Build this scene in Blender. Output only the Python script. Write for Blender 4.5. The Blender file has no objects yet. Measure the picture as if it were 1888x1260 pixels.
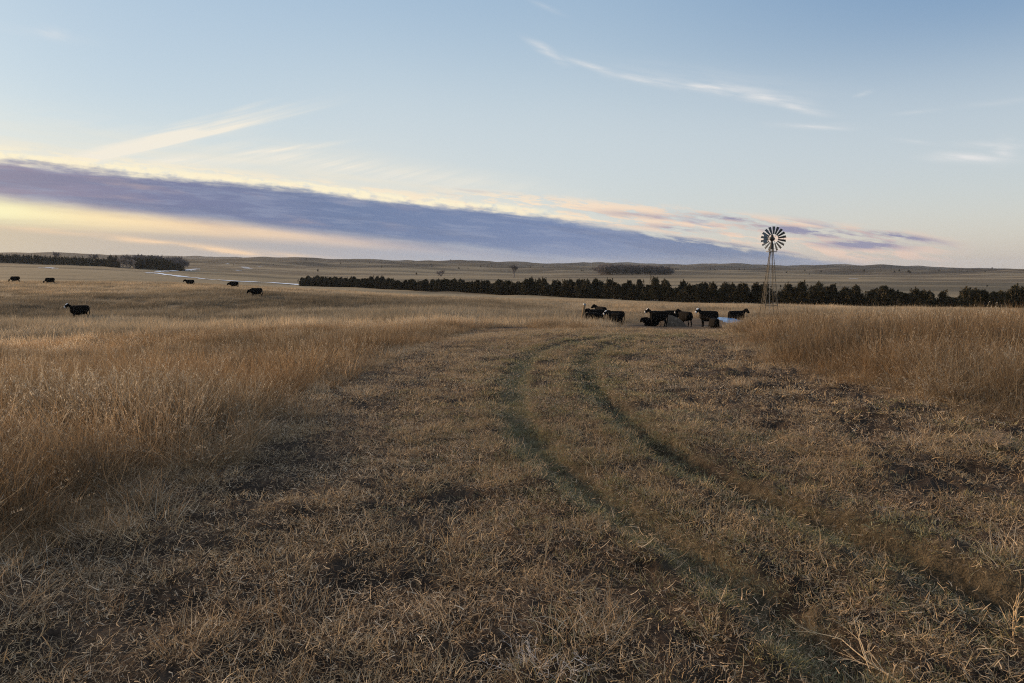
import bpy, bmesh, math, random
import numpy as np
from mathutils import Vector, Matrix

sc = bpy.context.scene
COL = sc.collection
R = math.radians

# ------------------------------------------------------------------ camera
EYE = 2.2
PITCH = R(6.35)
FPX = 1888 * 24 / 36
cam = bpy.data.cameras.new("camera")
cam.lens = 24
cam.sensor_width = 36
cam.clip_start = 0.05
cam.clip_end = 40000
cam_ob = bpy.data.objects.new("camera", cam)
cam_ob.location = (0, 0, EYE)
cam_ob.rotation_euler = (math.pi / 2 - PITCH, 0, 0)
COL.objects.link(cam_ob)
sc.camera = cam_ob


def ray(u, v):
    """direction in the world of a point of the 1888 x 1260 photograph"""
    X, Y = (u - 944) / FPX, (630 - v) / FPX
    return X, math.cos(PITCH) + Y * math.sin(PITCH), -math.sin(PITCH) + Y * math.cos(PITCH)


def azel(u, v):
    x, y, z = ray(u, v)
    return math.degrees(math.atan2(x, y)), math.degrees(math.atan2(z, math.hypot(x, y)))


def lin(r, g, b):
    f = lambda c: c / 12.92 if c <= 0.04045 else ((c + 0.055) / 1.055) ** 2.4
    return (f(r / 255), f(g / 255), f(b / 255), 1.0)


# ------------------------------------------------------------------ render / colour
sc.view_settings.view_transform = 'Standard'
sc.view_settings.look = 'None'
sc.view_settings.exposure = 0.0
sc.view_settings.gamma = 1.0
sc.view_settings.use_curve_mapping = False
sc.render.engine = 'CYCLES'
sc.cycles.max_bounces = 5
sc.cycles.diffuse_bounces = 3
sc.cycles.glossy_bounces = 2
sc.cycles.transmission_bounces = 3
sc.cycles.transparent_max_bounces = 4
sc.cycles.volume_bounces = 0
sc.cycles.use_adaptive_sampling = False
sc.cycles.use_denoising = False
sc.cycles.caustics_reflective = False
sc.cycles.caustics_refractive = False
sc.cycles.sample_clamp_indirect = 4.0
sc.cycles.pixel_filter_type = 'BLACKMAN_HARRIS'
sc.cycles.filter_width = 1.1

# ------------------------------------------------------------------ sun
SUN_AZ, SUN_EL = -60.0, 12.0       # degrees, azimuth from +Y (minus = to the left)
sun = bpy.data.lights.new("sun", 'SUN')
sun.energy = 5.0
sun.angle = R(1.5)
sun.color = (1.0, 0.69, 0.40)
sun_ob = bpy.data.objects.new("sun", sun)
a, e = R(SUN_AZ), R(SUN_EL)
to_sun = Vector((math.sin(a) * math.cos(e), math.cos(a) * math.cos(e), math.sin(e)))
sun_ob.rotation_euler = (-to_sun).to_track_quat('-Z', 'Y').to_euler()
sun_ob.location = to_sun * 60
COL.objects.link(sun_ob)

# ------------------------------------------------------------------ world: sky with its cloud bank
world = bpy.data.worlds.new("World")
sc.world = world
world.use_nodes = True
SKY_STRENGTH = 0.1


class NB:
    """small helper to write node maths"""
    def __init__(self, nt):
        self.nt = nt

    def new(self, t, **kw):
        n = self.nt.nodes.new(t)
        for k, v in kw.items():
            setattr(n, k, v)
        return n

    def put(self, sock, v):
        if hasattr(v, 'is_linked') or hasattr(v, 'links'):
            self.nt.links.new(v, sock)
        elif v is not None:
            if sock.type == 'RGBA' and isinstance(v, (tuple, list)) and len(v) == 3:
                v = (*v, 1)
            sock.default_value = v

    def m(self, op, a, b=None, c=None, clamp=False):
        n = self.new('ShaderNodeMath', operation=op, use_clamp=clamp)
        self.put(n.inputs[0], a)
        if b is not None:
            self.put(n.inputs[1], b)
        if c is not None:
            self.put(n.inputs[2], c)
        return n.outputs[0]

    def add(self, a, b): return self.m('ADD', a, b)
    def sub(self, a, b): return self.m('SUBTRACT', a, b)
    def mul(self, a, b): return self.m('MULTIPLY', a, b)
    def madd(self, a, b, c): return self.m('MULTIPLY_ADD', a, b, c)

    def step(self, x, lo, hi):
        """smooth 0..1 as x goes from lo to hi (lo may be above hi)"""
        n = self.new('ShaderNodeMapRange', interpolation_type='SMOOTHSTEP')
        self.put(n.inputs[0], x)
        if lo <= hi:
            for i, v in zip((1, 2, 3, 4), (lo, hi, 0, 1)):
                n.inputs[i].default_value = v
        else:
            for i, v in zip((1, 2, 3, 4), (hi, lo, 1, 0)):
                n.inputs[i].default_value = v
        return n.outputs[0]

    def gauss(self, x, c, w):
        d = self.mul(self.sub(x, c), 1.0 / w)
        return self.m('EXPONENT', self.mul(self.mul(d, d), -1.0))

    def poly(self, x, cs):
        """cs from the highest power down"""
        r = cs[0]
        for k in cs[1:]:
            r = self.madd(r, x, float(k)) if not isinstance(r, (int, float, np.floating)) else self.madd(x, float(r), float(k))
        return r

    def vec(self, x, y, z=0.0):
        n = self.new('ShaderNodeCombineXYZ')
        for i, v in enumerate((x, y, z)):
            self.put(n.inputs[i], v)
        return n.outputs[0]

    def noise(self, v, scale=1.0, detail=4.0, rough=0.55, dist=0.0):
        n = self.new('ShaderNodeTexNoise')
        n.noise_dimensions = '3D'
        self.put(n.inputs['Vector'], v)
        n.inputs['Scale'].default_value = scale
        n.inputs['Detail'].default_value = detail
        n.inputs['Roughness'].default_value = rough
        n.inputs['Distortion'].default_value = dist
        return n.outputs[0]

    def mix(self, f, a, b, blend='MIX'):
        n = self.new('ShaderNodeMix', data_type='RGBA', blend_type=blend)
        self.put(n.inputs[0], f)
        self.put(n.inputs[6], a)
        self.put(n.inputs[7], b)
        return n.outputs[2]

    def ramp(self, f, stops, interp='LINEAR'):
        n = self.new('ShaderNodeValToRGB')
        n.color_ramp.interpolation = interp
        els = n.color_ramp.elements
        while len(els) < len(stops):
            els.new(0.5)
        for el, (p, c) in zip(els, stops):
            el.position = p
            el.color = c if len(c) == 4 else (*c, 1)
        self.put(n.inputs[0], f)
        return n.outputs[0]


def build_sky():
    nt = world.node_tree
    nt.nodes.clear()
    b = NB(nt)
    out = b.new('ShaderNodeOutputWorld')
    bg = b.new('ShaderNodeBackground')
    bg.inputs[1].default_value = SKY_STRENGTH
    nt.links.new(bg.outputs[0], out.inputs[0])
    sky = b.new('ShaderNodeTexSky')
    sky.sky_type = 'NISHITA'
    sky.sun_disc = False
    sky.sun_elevation = R(SUN_EL)
    sky.sun_rotation = R(SUN_AZ)
    tc = b.new('ShaderNodeTexCoord')
    sx = b.new('ShaderNodeSeparateXYZ')
    nt.links.new(tc.outputs['Generated'], sx.inputs[0])
    X, Y, Z = sx.outputs
    az = b.mul(b.m('ARCTAN2', X, Y), 180 / math.pi)
    el = b.mul(b.m('ARCSINE', Z), 180 / math.pi)
    K = 1.0 / SKY_STRENGTH

    # clear sky: the Nishita sky with its range compressed the way the exposure of the photograph holds it
    sp = b.new('ShaderNodeSeparateColor')
    nt.links.new(sky.outputs[0], sp.inputs[0])
    elc = b.m('MINIMUM', b.m('MAXIMUM', el, 0.0), 26.0)
    right = b.mul(b.step(az, 2, 38), b.step(el, 2, 17))
    left = b.mul(b.step(az, -8, -38), b.step(el, 30, 8))
    chans = []
    for i, (g, t, ke, kr, kl) in enumerate(((0.33, 0.490, -0.0249, -0.43, -0.19), (0.32, 0.490, -0.0142, -0.30, -0.13), (0.27, 0.500, -0.0034, -0.15, -0.055))):
        c = b.m('POWER', b.m('MAXIMUM', sp.outputs[i], 0.02), g)
        c = b.mul(c, b.m('EXPONENT', b.mul(elc, ke)))
        c = b.mul(c, b.madd(right, kr, 1.0))
        c = b.mul(c, b.madd(left, kl, 1.0))
        chans.append(b.mul(c, t))
    cc = b.new('ShaderNodeCombineColor')
    for i in range(3):
        nt.links.new(chans[i], cc.inputs[i])
    col = cc.outputs[0]
    col = b.mix(b.mul(b.mul(b.gauss(el, 9, 6), b.step(az, -30, -8)), .5), col, lin(208, 217, 222))
    # pale cloud added overhead, out of view, as neutral fill light
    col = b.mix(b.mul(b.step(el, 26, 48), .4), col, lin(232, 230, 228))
    # thin pale air near the horizon
    hz = b.mul(b.m('EXPONENT', b.mul(b.m('MAXIMUM', el, 0.0), -1 / 3.2)), 0.75)
    hcol = b.ramp(b.madd(az, 1 / 90, 0.5), [(0.0, lin(236, 215, 180)), (0.5, lin(196, 200, 205)), (0.78, lin(203, 188, 178)), (0.95, lin(196, 184, 172))])
    col = b.mix(hz, col, hcol)

    # coordinates along and across the cloud deck
    def fit(pts, deg=2):
        q = np.array([azel(*p) for p in pts])
        return np.polyfit(q[:, 0], q[:, 1], deg)
    top = b.poly(az, fit([(0, 292), (250, 318), (560, 347), (900, 386), (1200, 424), (1450, 462), (1700, 500)]))
    bot = b.poly(az, fit([(0, 364), (250, 388), (500, 416), (700, 440), (900, 463), (1100, 484)]))
    gap = b.poly(az, fit([(0, 412), (300, 428), (600, 450), (800, 466), (900, 475)]))
    dt = b.sub(el, top)                     # degrees above the deck's upper edge
    db = b.sub(el, bot)
    dg = b.sub(el, gap)
    n1 = b.noise(b.vec(b.mul(az, 0.16), b.mul(dt, 0.9), 3.1), 1.0, 4, 0.6)
    n2 = b.noise(b.vec(b.mul(az, 0.55), b.mul(dt, 2.6), 8.7), 1.0, 4, 0.62)
    n3 = b.noise(b.vec(b.mul(az, 0.07), b.mul(dt, 1.1), 1.7), 1.0, 3, 0.6)
    n4 = b.noise(b.vec(b.mul(az, 0.9), b.mul(el, 1.2), 5.0), 1.0, 3, 0.6)
    front = b.mul(b.step(az, -95, -60), b.step(az, 95, 60))

    AE = b.vec(az, el)
    AEW = b.vec(az, b.add(el, b.mul(b.sub(n1, 0.5), 0.7)))

    def blob(u, v, L, W, tilt, warp=0.0):
        """long wisp centred where the photograph shows it; L, W, in photo pixels (22 per degree), tilt in degrees"""
        a0, e0 = azel(u, v)
        k = 1258.7 * math.pi / 180
        mp = b.new('ShaderNodeMapping', vector_type='TEXTURE')
        b.put(mp.inputs[0], AEW if warp else AE)
        mp.inputs[1].default_value = (a0, e0, 0)
        mp.inputs[2].default_value = (0, 0, R(tilt))
        mp.inputs[3].default_value = (1.9 * L / k, 1.9 * W / k, 1)
        g = b.new('ShaderNodeTexGradient', gradient_type='QUADRATIC_SPHERE')
        b.put(g.inputs[0], mp.outputs[0])
        return g.outputs[1]

    def union(lst):
        r = lst[0]
        for x in lst[1:]:
            r = b.m('MAXIMUM', r, x)
        return r

    # glow and thin veil just above the deck, with rays fanning out to the right
    veil = b.mul(b.mul(b.gauss(dt, 0.2, 2.6), b.step(az, 14, -16)), b.madd(n3, 1.3, -0.15))
    col = b.mix(b.m('MINIMUM', b.mul(veil, 1.0), 0.85), col, lin(242, 232, 210))

    # cirrus
    fib = b.noise(b.vec(b.mul(b.add(az, b.mul(el, -2.2)), 0.10), b.mul(b.add(b.mul(el, 1.0), b.mul(az, -0.30)), 1.3), 2.0), 1.0, 4, 0.6)
    fibr = b.noise(b.vec(b.mul(az, 0.25), b.mul(b.add(el, b.mul(az, 0.22)), 2.0), 4.0), 1.0, 4, 0.62)
    wl = union([b.mul(blob(300, 262, 190, 13, 17, warp=1.2), 1.0), b.mul(blob(370, 244, 110, 7, 14, warp=1.0), 0.8), b.mul(blob(440, 206, 45, 5, 20), 0.55),
                b.mul(blob(350, 228, 60, 5, 18), 0.5), b.mul(blob(500, 278, 95, 5, 9), 0.7), b.mul(blob(330, 296, 150, 10, 4), 0.6), b.mul(blob(620, 305, 300, 18, -6), 0.4)])
    wl = b.mul(wl, b.madd(b.step(fib, 0.36, 0.66), 0.9, 0.12))
    col = b.mix(b.m('MINIMUM', b.mul(wl, 2.2), .9), col, lin(246, 238, 222))
    wr = union([b.mul(blob(1010, 97, 38, 7, -28, warp=0.5), 0.6), b.mul(blob(1090, 124, 80, 6, -17, warp=0.5), 0.42), b.mul(blob(1200, 147, 80, 6.5, -10, warp=0.5), 0.62), b.mul(blob(1310, 163, 100, 8, -8, warp=0.6), 0.75),
                b.mul(blob(1420, 182, 55, 8, -12, warp=0.5), 0.85), b.mul(blob(1470, 198, 45, 6, -16, warp=0.4), 0.6), b.mul(blob(1300, 150, 190, 22, -10), 0.16), b.mul(blob(1500, 233, 55, 5, -6, warp=0.4), 0.5),
                b.mul(blob(1690, 262, 30, 3, -12), 0.25), b.mul(blob(1590, 174, 14, 4, 12), 0.3), b.mul(blob(1690, 207, 32, 3, 0), 0.18), b.mul(blob(1790, 292, 52, 8, -7, warp=0.6), 0.85), b.mul(blob(1850, 280, 16, 17, 40), 0.6),
                b.mul(blob(1830, 268, 50, 6, -6), 0.35), b.mul(blob(1850, 188, 50, 5, 0), 0.15), b.mul(blob(98, 62, 22, 8, -2, warp=0.8), 0.38), b.mul(blob(90, 65, 60, 8, 0), 0.12), b.mul(blob(1010, 15, 30, 4, -20), 0.2)])
    wr = b.mul(wr, b.madd(b.step(fibr, 0.30, 0.68), 0.85, 0.3))
    col = b.mix(b.m('MINIMUM', b.mul(wr, 1.35), .95), col, lin(228, 228, 228))

    # streaky sunlit edge clouds toward the right
    up = b.sub(el, b.poly(az, fit([(700, 332), (1000, 360), (1300, 384), (1600, 402), (1740, 440)])))
    reg = b.mul(b.step(up, 0.15, -0.7), b.mul(b.step(dt, -0.6, 0.25), b.mul(b.step(az, -12, 2), b.step(az, 34.5, 29.0))))
    edge = b.mul(b.gauss(dt, 0.25, 0.55), b.step(az, 14, -2))
    strk = b.noise(b.vec(b.mul(az, 0.22), b.mul(b.add(dt, b.mul(az, -0.012)), 1.9), 6.3), 1.0, 5, 0.66)
    rag = b.madd(b.sub(n2, 0.5), 0.9, strk)
    cream = b.mul(b.m('MAXIMUM', b.mul(edge, 0.95), reg), b.step(rag, 0.40, 0.60))
    ccol = b.ramp(b.madd(az, 1 / 90, 0.5), [(0.08, lin(255, 242, 210)), (0.5, lin(250, 230, 204)), (0.72, lin(240, 212, 190)), (0.9, lin(230, 200, 184))])
    col = b.mix(b.m('MINIMUM', b.mul(cream, 1.0), 1.0), col, ccol)
    lens = union([b.mul(blob(1590, 451, 62, 7, -3, warp=0.7), 1.0), b.mul(blob(1490, 427, 110, 8, -7, warp=0.7), 0.9), b.mul(blob(1340, 404, 80, 6, -7, warp=0.7), 0.6), b.mul(blob(1660, 437, 55, 5, -8, warp=0.6), 0.9), b.mul(blob(1590, 442, 45, 4, -4), 0.5),
                  b.mul(blob(1180, 398, 110, 6, -5, warp=0.8), 0.35), b.mul(blob(1250, 422, 70, 5, -5, warp=0.7), 0.5)])
    lens = b.mul(lens, b.step(rag, 0.28, 0.6))
    col = b.mix(b.m('MINIMUM', b.mul(lens, 1.9), 0.92), col, lin(138, 140, 170))

    lilac = b.mul(b.mul(reg, b.step(n3, .50, .62)), b.step(n1, .45, .62))
    col = b.mix(b.mul(lilac, .7), col, lin(168, 160, 180))
    # clear bright gap under the deck and the veil below it
    gcol = b.ramp(b.madd(az, 1 / 90, 0.5), [(0.0, lin(255, 253, 215)), (0.09, lin(255, 248, 198)), (0.15, lin(254, 232, 184)), (0.24, lin(252, 219, 178)), (0.36, lin(226, 202, 184)), (0.45, lin(180, 177, 184)), (0.58, lin(140, 152, 178))])
    gmask = b.mul(b.step(db, 0.6, -0.6), b.step(az, 14, -2))
    col = b.mix(gmask, col, gcol)
    vcol = b.ramp(b.madd(az, 1 / 90, 0.5), [(0.0, lin(222, 200, 168)), (0.10, lin(206, 190, 168)), (0.28, lin(174, 172, 175)), (0.45, lin(160, 168, 186)), (0.62, lin(128, 145, 176))])
    vm = b.mul(b.step(b.add(dg, b.mul(b.sub(n3, 0.5), 1.0)), 0.7, -0.5), b.step(az, 18, 0))
    col = b.mix(b.mul(vm, 0.92), col, vcol)
    stk = union([b.mul(blob(300, 448, 110, 5, -7, warp=0.8), 0.8), b.mul(blob(420, 462, 90, 5, -8, warp=0.8), 0.9), b.mul(blob(540, 472, 100, 4.5, -6, warp=0.6), 0.75), b.mul(blob(130, 430, 90, 4, -3), 0.35), b.mul(blob(60, 422, 120, 5, -3), 0.4)])
    stk = b.mul(stk, b.madd(b.step(n1, 0.35, 0.6), 0.8, 0.3))
    col = b.mix(b.m('MINIMUM', b.mul(stk, 1.5), 0.95), col, lin(252, 216, 176))

    # the dark deck itself
    dcol = b.ramp(b.madd(az, 1 / 90, 0.5), [(0.05, lin(160, 147, 162)), (0.1, lin(150, 140, 160)), (0.2, lin(116, 121, 156)), (0.35, lin(101, 121, 160)), (0.55, lin(110, 130, 170)), (0.8, lin(112, 130, 165))])
    low = b.mul(b.step(el, 2.2, 0.2), b.step(az, -20, 0))
    dcol = b.mix(b.mul(low, 0.35), dcol, b.mix(b.step(az, 8, 16), lin(150, 164, 190), lin(96, 124, 158)))
    dcol = b.mix(b.mul(b.step(n1, 0.52, 0.78), b.mul(b.step(az, 0, -22), 0.35)), dcol, lin(205, 178, 168))
    topw = b.add(dt, b.add(b.mul(b.sub(n2, 0.5), 0.75), b.mul(b.sub(n3, 0.5), 1.3)))
    dtop = b.step(topw, 0.22, -0.55)
    dcol = b.mix(b.mul(b.step(strk, .46, .66), .38), dcol, lin(150, 160, 186))
    dcol = b.mix(b.mul(b.step(n3, .52, .38), .3), dcol, lin(98, 112, 146))
    dbot = b.m('MAXIMUM', b.step(b.add(db, b.mul(b.sub(n1, 0.5), 0.9)), -0.85, 0.45), b.step(az, 4, 12))
    # torn into streaks toward its right-hand tip
    tear = b.m('MAXIMUM', b.step(az, 13, 4), b.step(b.add(b.mul(dt, -0.55), rag), 0.45, 0.85))
    deck = b.mul(b.mul(dtop, dbot), b.mul(tear, b.mul(b.step(az, 33, 26), front)))
    col = b.mix(b.mul(deck, 0.96), col, dcol)
    # gilt rim
    rim = b.mul(b.mul(b.gauss(b.add(topw, b.mul(b.sub(n4, 0.5), 0.5)), 0.16, 0.26), b.step(az, 10, -4)), b.step(n4, 0.30, 0.55))
    col = b.mix(b.m('MINIMUM', b.mul(rim, 1.0), 1.0), col, lin(255, 243, 210))

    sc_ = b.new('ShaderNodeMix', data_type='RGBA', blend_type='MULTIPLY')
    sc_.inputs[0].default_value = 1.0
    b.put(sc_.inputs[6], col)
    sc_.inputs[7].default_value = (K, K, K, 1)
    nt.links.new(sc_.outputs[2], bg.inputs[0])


build_sky()
world.cycles.sampling_method = "MANUAL"
world.cycles.sample_map_resolution = 384

# ================================================================== helpers
def _hash(ix, iy, seed):
    h = (ix.astype(np.int64) * 374761393 + iy.astype(np.int64) * 668265263 + seed * 974634257) & 0xFFFFFFFF
    h = ((h ^ (h >> 13)) * 1274126177) & 0xFFFFFFFF
    return ((h ^ (h >> 16)) & 0xFFFFFFFF) / 4294967295.0


def pnoise(x, y, seed=0):
    """gradient noise, about -0.7 .. 0.7"""
    x, y = np.asarray(x, float), np.asarray(y, float)
    ix, iy = np.floor(x), np.floor(y)
    fx, fy = x - ix, y - iy
    u, v = fx * fx * fx * (fx * (fx * 6 - 15) + 10), fy * fy * fy * (fy * (fy * 6 - 15) + 10)

    def g(dx, dy):
        a = _hash(ix + dx, iy + dy, seed) * 2 * np.pi
        return np.cos(a) * (fx - dx) + np.sin(a) * (fy - dy)
    return (g(0, 0) * (1 - u) + g(1, 0) * u) * (1 - v) + (g(0, 1) * (1 - u) + g(1, 1) * u) * v


def fbm(x, y, oct=3, seed=0, gain=0.5):
    r, a, f = 0, 1.0, 1.0
    for k in range(oct):
        r = r + a * pnoise(x * f + 17.3 * k, y * f - 9.1 * k, seed + k)
        a *= gain
        f *= 2.03
    return r


def sstep(x, lo, hi):
    t = np.clip((x - lo) / (hi - lo), 0, 1)
    return t * t * (3 - 2 * t)


# ================================================================== the lie of the land
# profiles read off the place: for a bearing (given by the photo column it appears in) pairs of distance and height
PROFILE = {
    -500: [(3, 0), (8, 0), (12, -.2), (18, -.8), (27, -2.2), (45, -2.2), (60, -2.9), (90, -2.1), (130, -.9), (250, -2.0), (400, 0), (750, 9), (1500, 30), (2500, 52), (6000, 60), (14000, -60)],
    0: [(3, 0), (8, 0), (12, -.25), (18, -.62), (28, -2.7), (45, -2.0), (58, -3.15), (68, -2.95), (90, -2.2), (130, -1.0), (150, -1.1), (250, -2.6), (400, -1.6), (750, 5.8), (1500, 24), (2500, 46), (6000, 60), (14000, -60)],
    160: [(3, 0), (8, 0), (12, -.25), (18, -.62), (28, -2.7), (45, -2.0), (57, -3.1), (68, -2.9), (90, -2.2), (130, -1.05), (150, -1.2), (250, -3.2), (400, -2.6), (700, 2.0), (1500, 20), (2500, 42), (4600, 66), (7000, 30), (14000, -60)],
    300: [(3, 0), (8, 0), (12, -.2), (20, -.75), (30, -2.7), (45, -1.9), (60, -3.3), (90, -2.3), (128, -1.36), (145, -1.5), (200, -3.8), (350, -4.9), (450, -4.7), (640, -1.9), (1000, 2), (1800, 16), (2600, 32), (3300, 26), (4600, 84), (6500, 30), (14000, -60)],
    430: [(3, 0), (8, 0), (12, -.2), (21, -.7), (31, -2.6), (46, -1.85), (62, -3.35), (90, -2.05), (120, -1.55), (140, -2.0), (200, -5.0), (350, -7.5), (450, -7.4), (640, -4.5), (1000, -2), (1800, 14), (2600, 31), (3300, 26), (4600, 60), (6500, 30), (14000, -60)],
    560: [(3, 0), (8, 0), (12, -.2), (22, -.65), (33, -2.3), (48, -1.75), (64, -3.4), (90, -2.2), (128, -2.5), (150, -3.3), (200, -6), (350, -8.6), (500, -9.3), (900, -8), (1400, -2.2), (1900, 8), (2600, 27), (4000, 18), (6500, 45), (14000, -60)],
    800: [(3, 0), (10, -.1), (16, -.3), (22, -.45), (28, -.8), (38, -2.0), (60, -1.7), (80, -2.9), (100, -3.0), (130, -3.7), (200, -7.5), (290, -8.4), (500, -9.6), (900, -10), (1300, -8), (1700, -.5), (2400, 15), (3500, 12), (5200, 38), (14000, -60)],
    1000: [(3, 0), (10, -.05), (16, -.2), (22, -.34), (26, -.36), (34, -1.0), (45, -2.0), (57, -2.8), (75, -3.1), (100, -3.6), (130, -4.7), (200, -7.8), (300, -8.6), (500, -9.6), (900, -10), (1200, -9), (1700, -4.5), (2400, 8), (4000, 12), (6000, 20), (14000, -60)],
    1290: [(3, 0), (10, 0), (16, -.1), (22, -.2), (27, -.5), (36, -1.3), (45, -2.3), (57, -3.2), (66, -3.35), (80, -3.4), (100, -3.9), (130, -5.6), (180, -8), (300, -9), (500, -10), (900, -9), (1400, -9.2), (2000, -8.5), (2800, 0), (4000, 6), (6000, 8), (14000, -60)],
    1420: [(3, 0), (10, 0), (16, 0), (22, -.15), (28, -.5), (36, -1.25), (48, -2.35), (60, -3.0), (68, -3.05), (80, -3.2), (100, -3.8), (130, -5.8), (170, -8), (300, -9), (500, -10), (900, -10.3), (1400, -10.6), (2000, -9.5), (3000, -3), (4000, 4), (6000, 6), (14000, -60)],
    1500: [(3, 0), (10, 0), (16, 0), (24, -.2), (34, -.95), (50, -2.0), (68, -2.75), (100, -3.9), (130, -6), (165, -8), (300, -9), (500, -9.6), (900, -10.7), (1400, -11), (2200, -10), (3000, -4), (4500, 0), (14000, -60)],
    1640: [(3, 0), (7, .05), (10, .15), (16, .16), (24, -.05), (33, -.85), (50, -2.0), (70, -2.9), (100, -4.1), (130, -6.4), (160, -8), (300, -9.3), (500, -10), (900, -10.8), (1400, -10.6), (2200, -9), (3000, -4), (4400, 4), (14000, -60)],
    1888: [(3, 0), (6, .08), (10, .30), (16, .26), (24, 0), (32, -.8), (50, -2), (75, -3.2), (100, -4.5), (150, -8), (300, -10), (500, -11), (800, -11.6), (1000, -9.7), (1400, -4.0), (1800, -3.2), (3000, -25), (14000, -60)],
    2400: [(3, 0), (6, .12), (10, .34), (16, .28), (24, 0), (32, -.8), (50, -2), (75, -3.2), (100, -4.5), (150, -8), (300, -10), (500, -11), (800, -11.6), (1000, -9.7), (1400, -3.0), (1800, -3.0), (3000, -25), (14000, -60)],
}
LR0, LR1, NLR = math.log(1.5), math.log(15000), 420
AZ0, AZ1, NAZ = -56.0, 56.0, 225


def _build_table():
    lr = np.linspace(LR0, LR1, NLR)
    cols, azs = [], []
    for u, prof in PROFILE.items():
        x, y, z = ray(u, 500)
        azr = math.atan2(x, y)
        d = np.array([p[0] for p in prof], float) / math.cos(azr)
        cols.append(np.interp(lr, np.log(d), [p[1] for p in prof]))
        azs.append(math.degrees(azr))
    cols = np.array(cols)
    grid = np.linspace(AZ0, AZ1, NAZ)
    T = np.array([np.interp(grid, azs, cols[:, k]) for k in range(NLR)]).T

    def blur(T, s, axis):
        n = int(3 * s) + 1
        k = np.exp(-0.5 * (np.arange(-n, n + 1) / s) ** 2)
        k /= k.sum()
        P = np.pad(T, [(n, n) if i == axis else (0, 0) for i in (0, 1)], mode='edge')
        return np.apply_along_axis(lambda v: np.convolve(v, k, mode='valid'), axis, P)
    return blur(blur(T, 4.0, 1), 5.0, 0)


TABLE = _build_table()


def base_height(x, y):
    x, y = np.asarray(x, float), np.asarray(y, float)
    r = np.hypot(x, y)
    az = np.degrees(np.arctan2(x, y))
    i = np.clip((az - AZ0) / (AZ1 - AZ0) * (NAZ - 1), 0, NAZ - 1.001)
    j = np.clip((np.log(np.maximum(r, 1.5)) - LR0) / (LR1 - LR0) * (NLR - 1), 0, NLR - 1.001)
    i0, j0 = i.astype(int), j.astype(int)
    fi, fj = i - i0, j - j0
    z = (TABLE[i0, j0] * (1 - fi) + TABLE[i0 + 1, j0] * fi) * (1 - fj) + (TABLE[i0, j0 + 1] * (1 - fi) + TABLE[i0 + 1, j0 + 1] * fi) * fj
    # behind the viewer the land goes on level
    return z * sstep(-np.abs(az), -120, -60)


def ground_at(u, v, table=base_height, far=9000.0):
    """where the line of sight through a photo point meets the land"""
    x, y, z = ray(u, v)
    d = np.exp(np.linspace(math.log(2.0), math.log(far), 4000))
    h = EYE + z / y * d - table(x / y * d, d)
    k = np.nonzero(h <= 0)[0]
    if len(k) == 0:
        return None
    k = k[0]
    d0 = d[k] if k == 0 else d[k - 1] + (d[k] - d[k - 1]) * h[k - 1] / (h[k - 1] - h[k])
    return x / y * d0, d0


def at(u, dist, v=500):
    x, y, z = ray(u, v)
    return x / y * dist, dist


def poly_sdf(P, x, y):
    """signed distance to a polygon, positive inside"""
    x, y = np.asarray(x, float), np.asarray(y, float)
    P = np.asarray(P, float)
    best = np.full(x.shape, 1e18)
    inside = np.zeros(x.shape, bool)
    n = len(P)
    for k in range(n):
        ax, ay = P[k]
        bx, by = P[(k + 1) % n]
        dx, dy = bx - ax, by - ay
        t = np.clip(((x - ax) * dx + (y - ay) * dy) / (dx * dx + dy * dy + 1e-12), 0, 1)
        best = np.minimum(best, (x - ax - t * dx) ** 2 + (y - ay - t * dy) ** 2)
        if by != ay:
            c = ((ay > y) != (by > y)) & (x < (bx - ax) * (y - ay) / (by - ay) + ax)
            inside ^= c
    return np.where(inside, 1, -1) * np.sqrt(best)


def line_dist(P, x, y):
    x, y = np.asarray(x, float), np.asarray(y, float)
    best = np.full(x.shape, 1e18)
    for (ax, ay), (bx, by) in zip(P[:-1], P[1:]):
        dx, dy = bx - ax, by - ay
        t = np.clip(((x - ax) * dx + (y - ay) * dy) / (dx * dx + dy * dy + 1e-12), 0, 1)
        best = np.minimum(best, (x - ax - t * dx) ** 2 + (y - ay - t * dy) ** 2)
    return np.sqrt(best)


def smooth_line(P, n=4):
    P = np.asarray(P, float)
    for _ in range(n):
        Q = [P[0]]
        for a, b in zip(P[:-1], P[1:]):
            Q += [a * .75 + b * .25, a * .25 + b * .75]
        P = np.array(Q + [P[-1]])
    return P


MOWN_LEFT = [(-330, 1160), (-120, 1080), (0, 1030), (120, 990), (230, 930), (330, 880), (430, 820), (520, 765), (590, 715), (680, 668), (760, 640), (850, 615), (930, 604)]
MOWN_TOP = [(990, 608), (1060, 611), (1140, 609), (1180, 606)]
MOWN_RIGHT = [(1350, 603), (1374, 616), (1384, 631), (1398, 648), (1432, 667), (1500, 692), (1600, 722), (1740, 748), (1888, 772), (2250, 820)]
MOWN = [ground_at(u, v) for u, v in MOWN_LEFT + MOWN_TOP + MOWN_RIGHT]
MOWN = np.array(MOWN + [(9.0, 2.0), (6, -8), (-6, -8), (-5, 2.0)])
BARE = np.array([ground_at(u, v) for u, v in [(1145, 604), (1180, 598), (1230, 592), (1290, 589), (1340, 590), (1385, 594), (1375, 601), (1320, 607), (1240, 611), (1180, 610)]])
RUT_A = smooth_line([ground_at(u, v) for u, v in [(1290, 619), (1200, 621), (1110, 626), (1040, 636), (990, 650), (962, 672), (948, 705), (946, 745), (957, 785), (985, 825), (1025, 865), (1090, 915), (1170, 965), (1270, 1030), (1400, 1120), (1560, 1240)]], 2)
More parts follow.
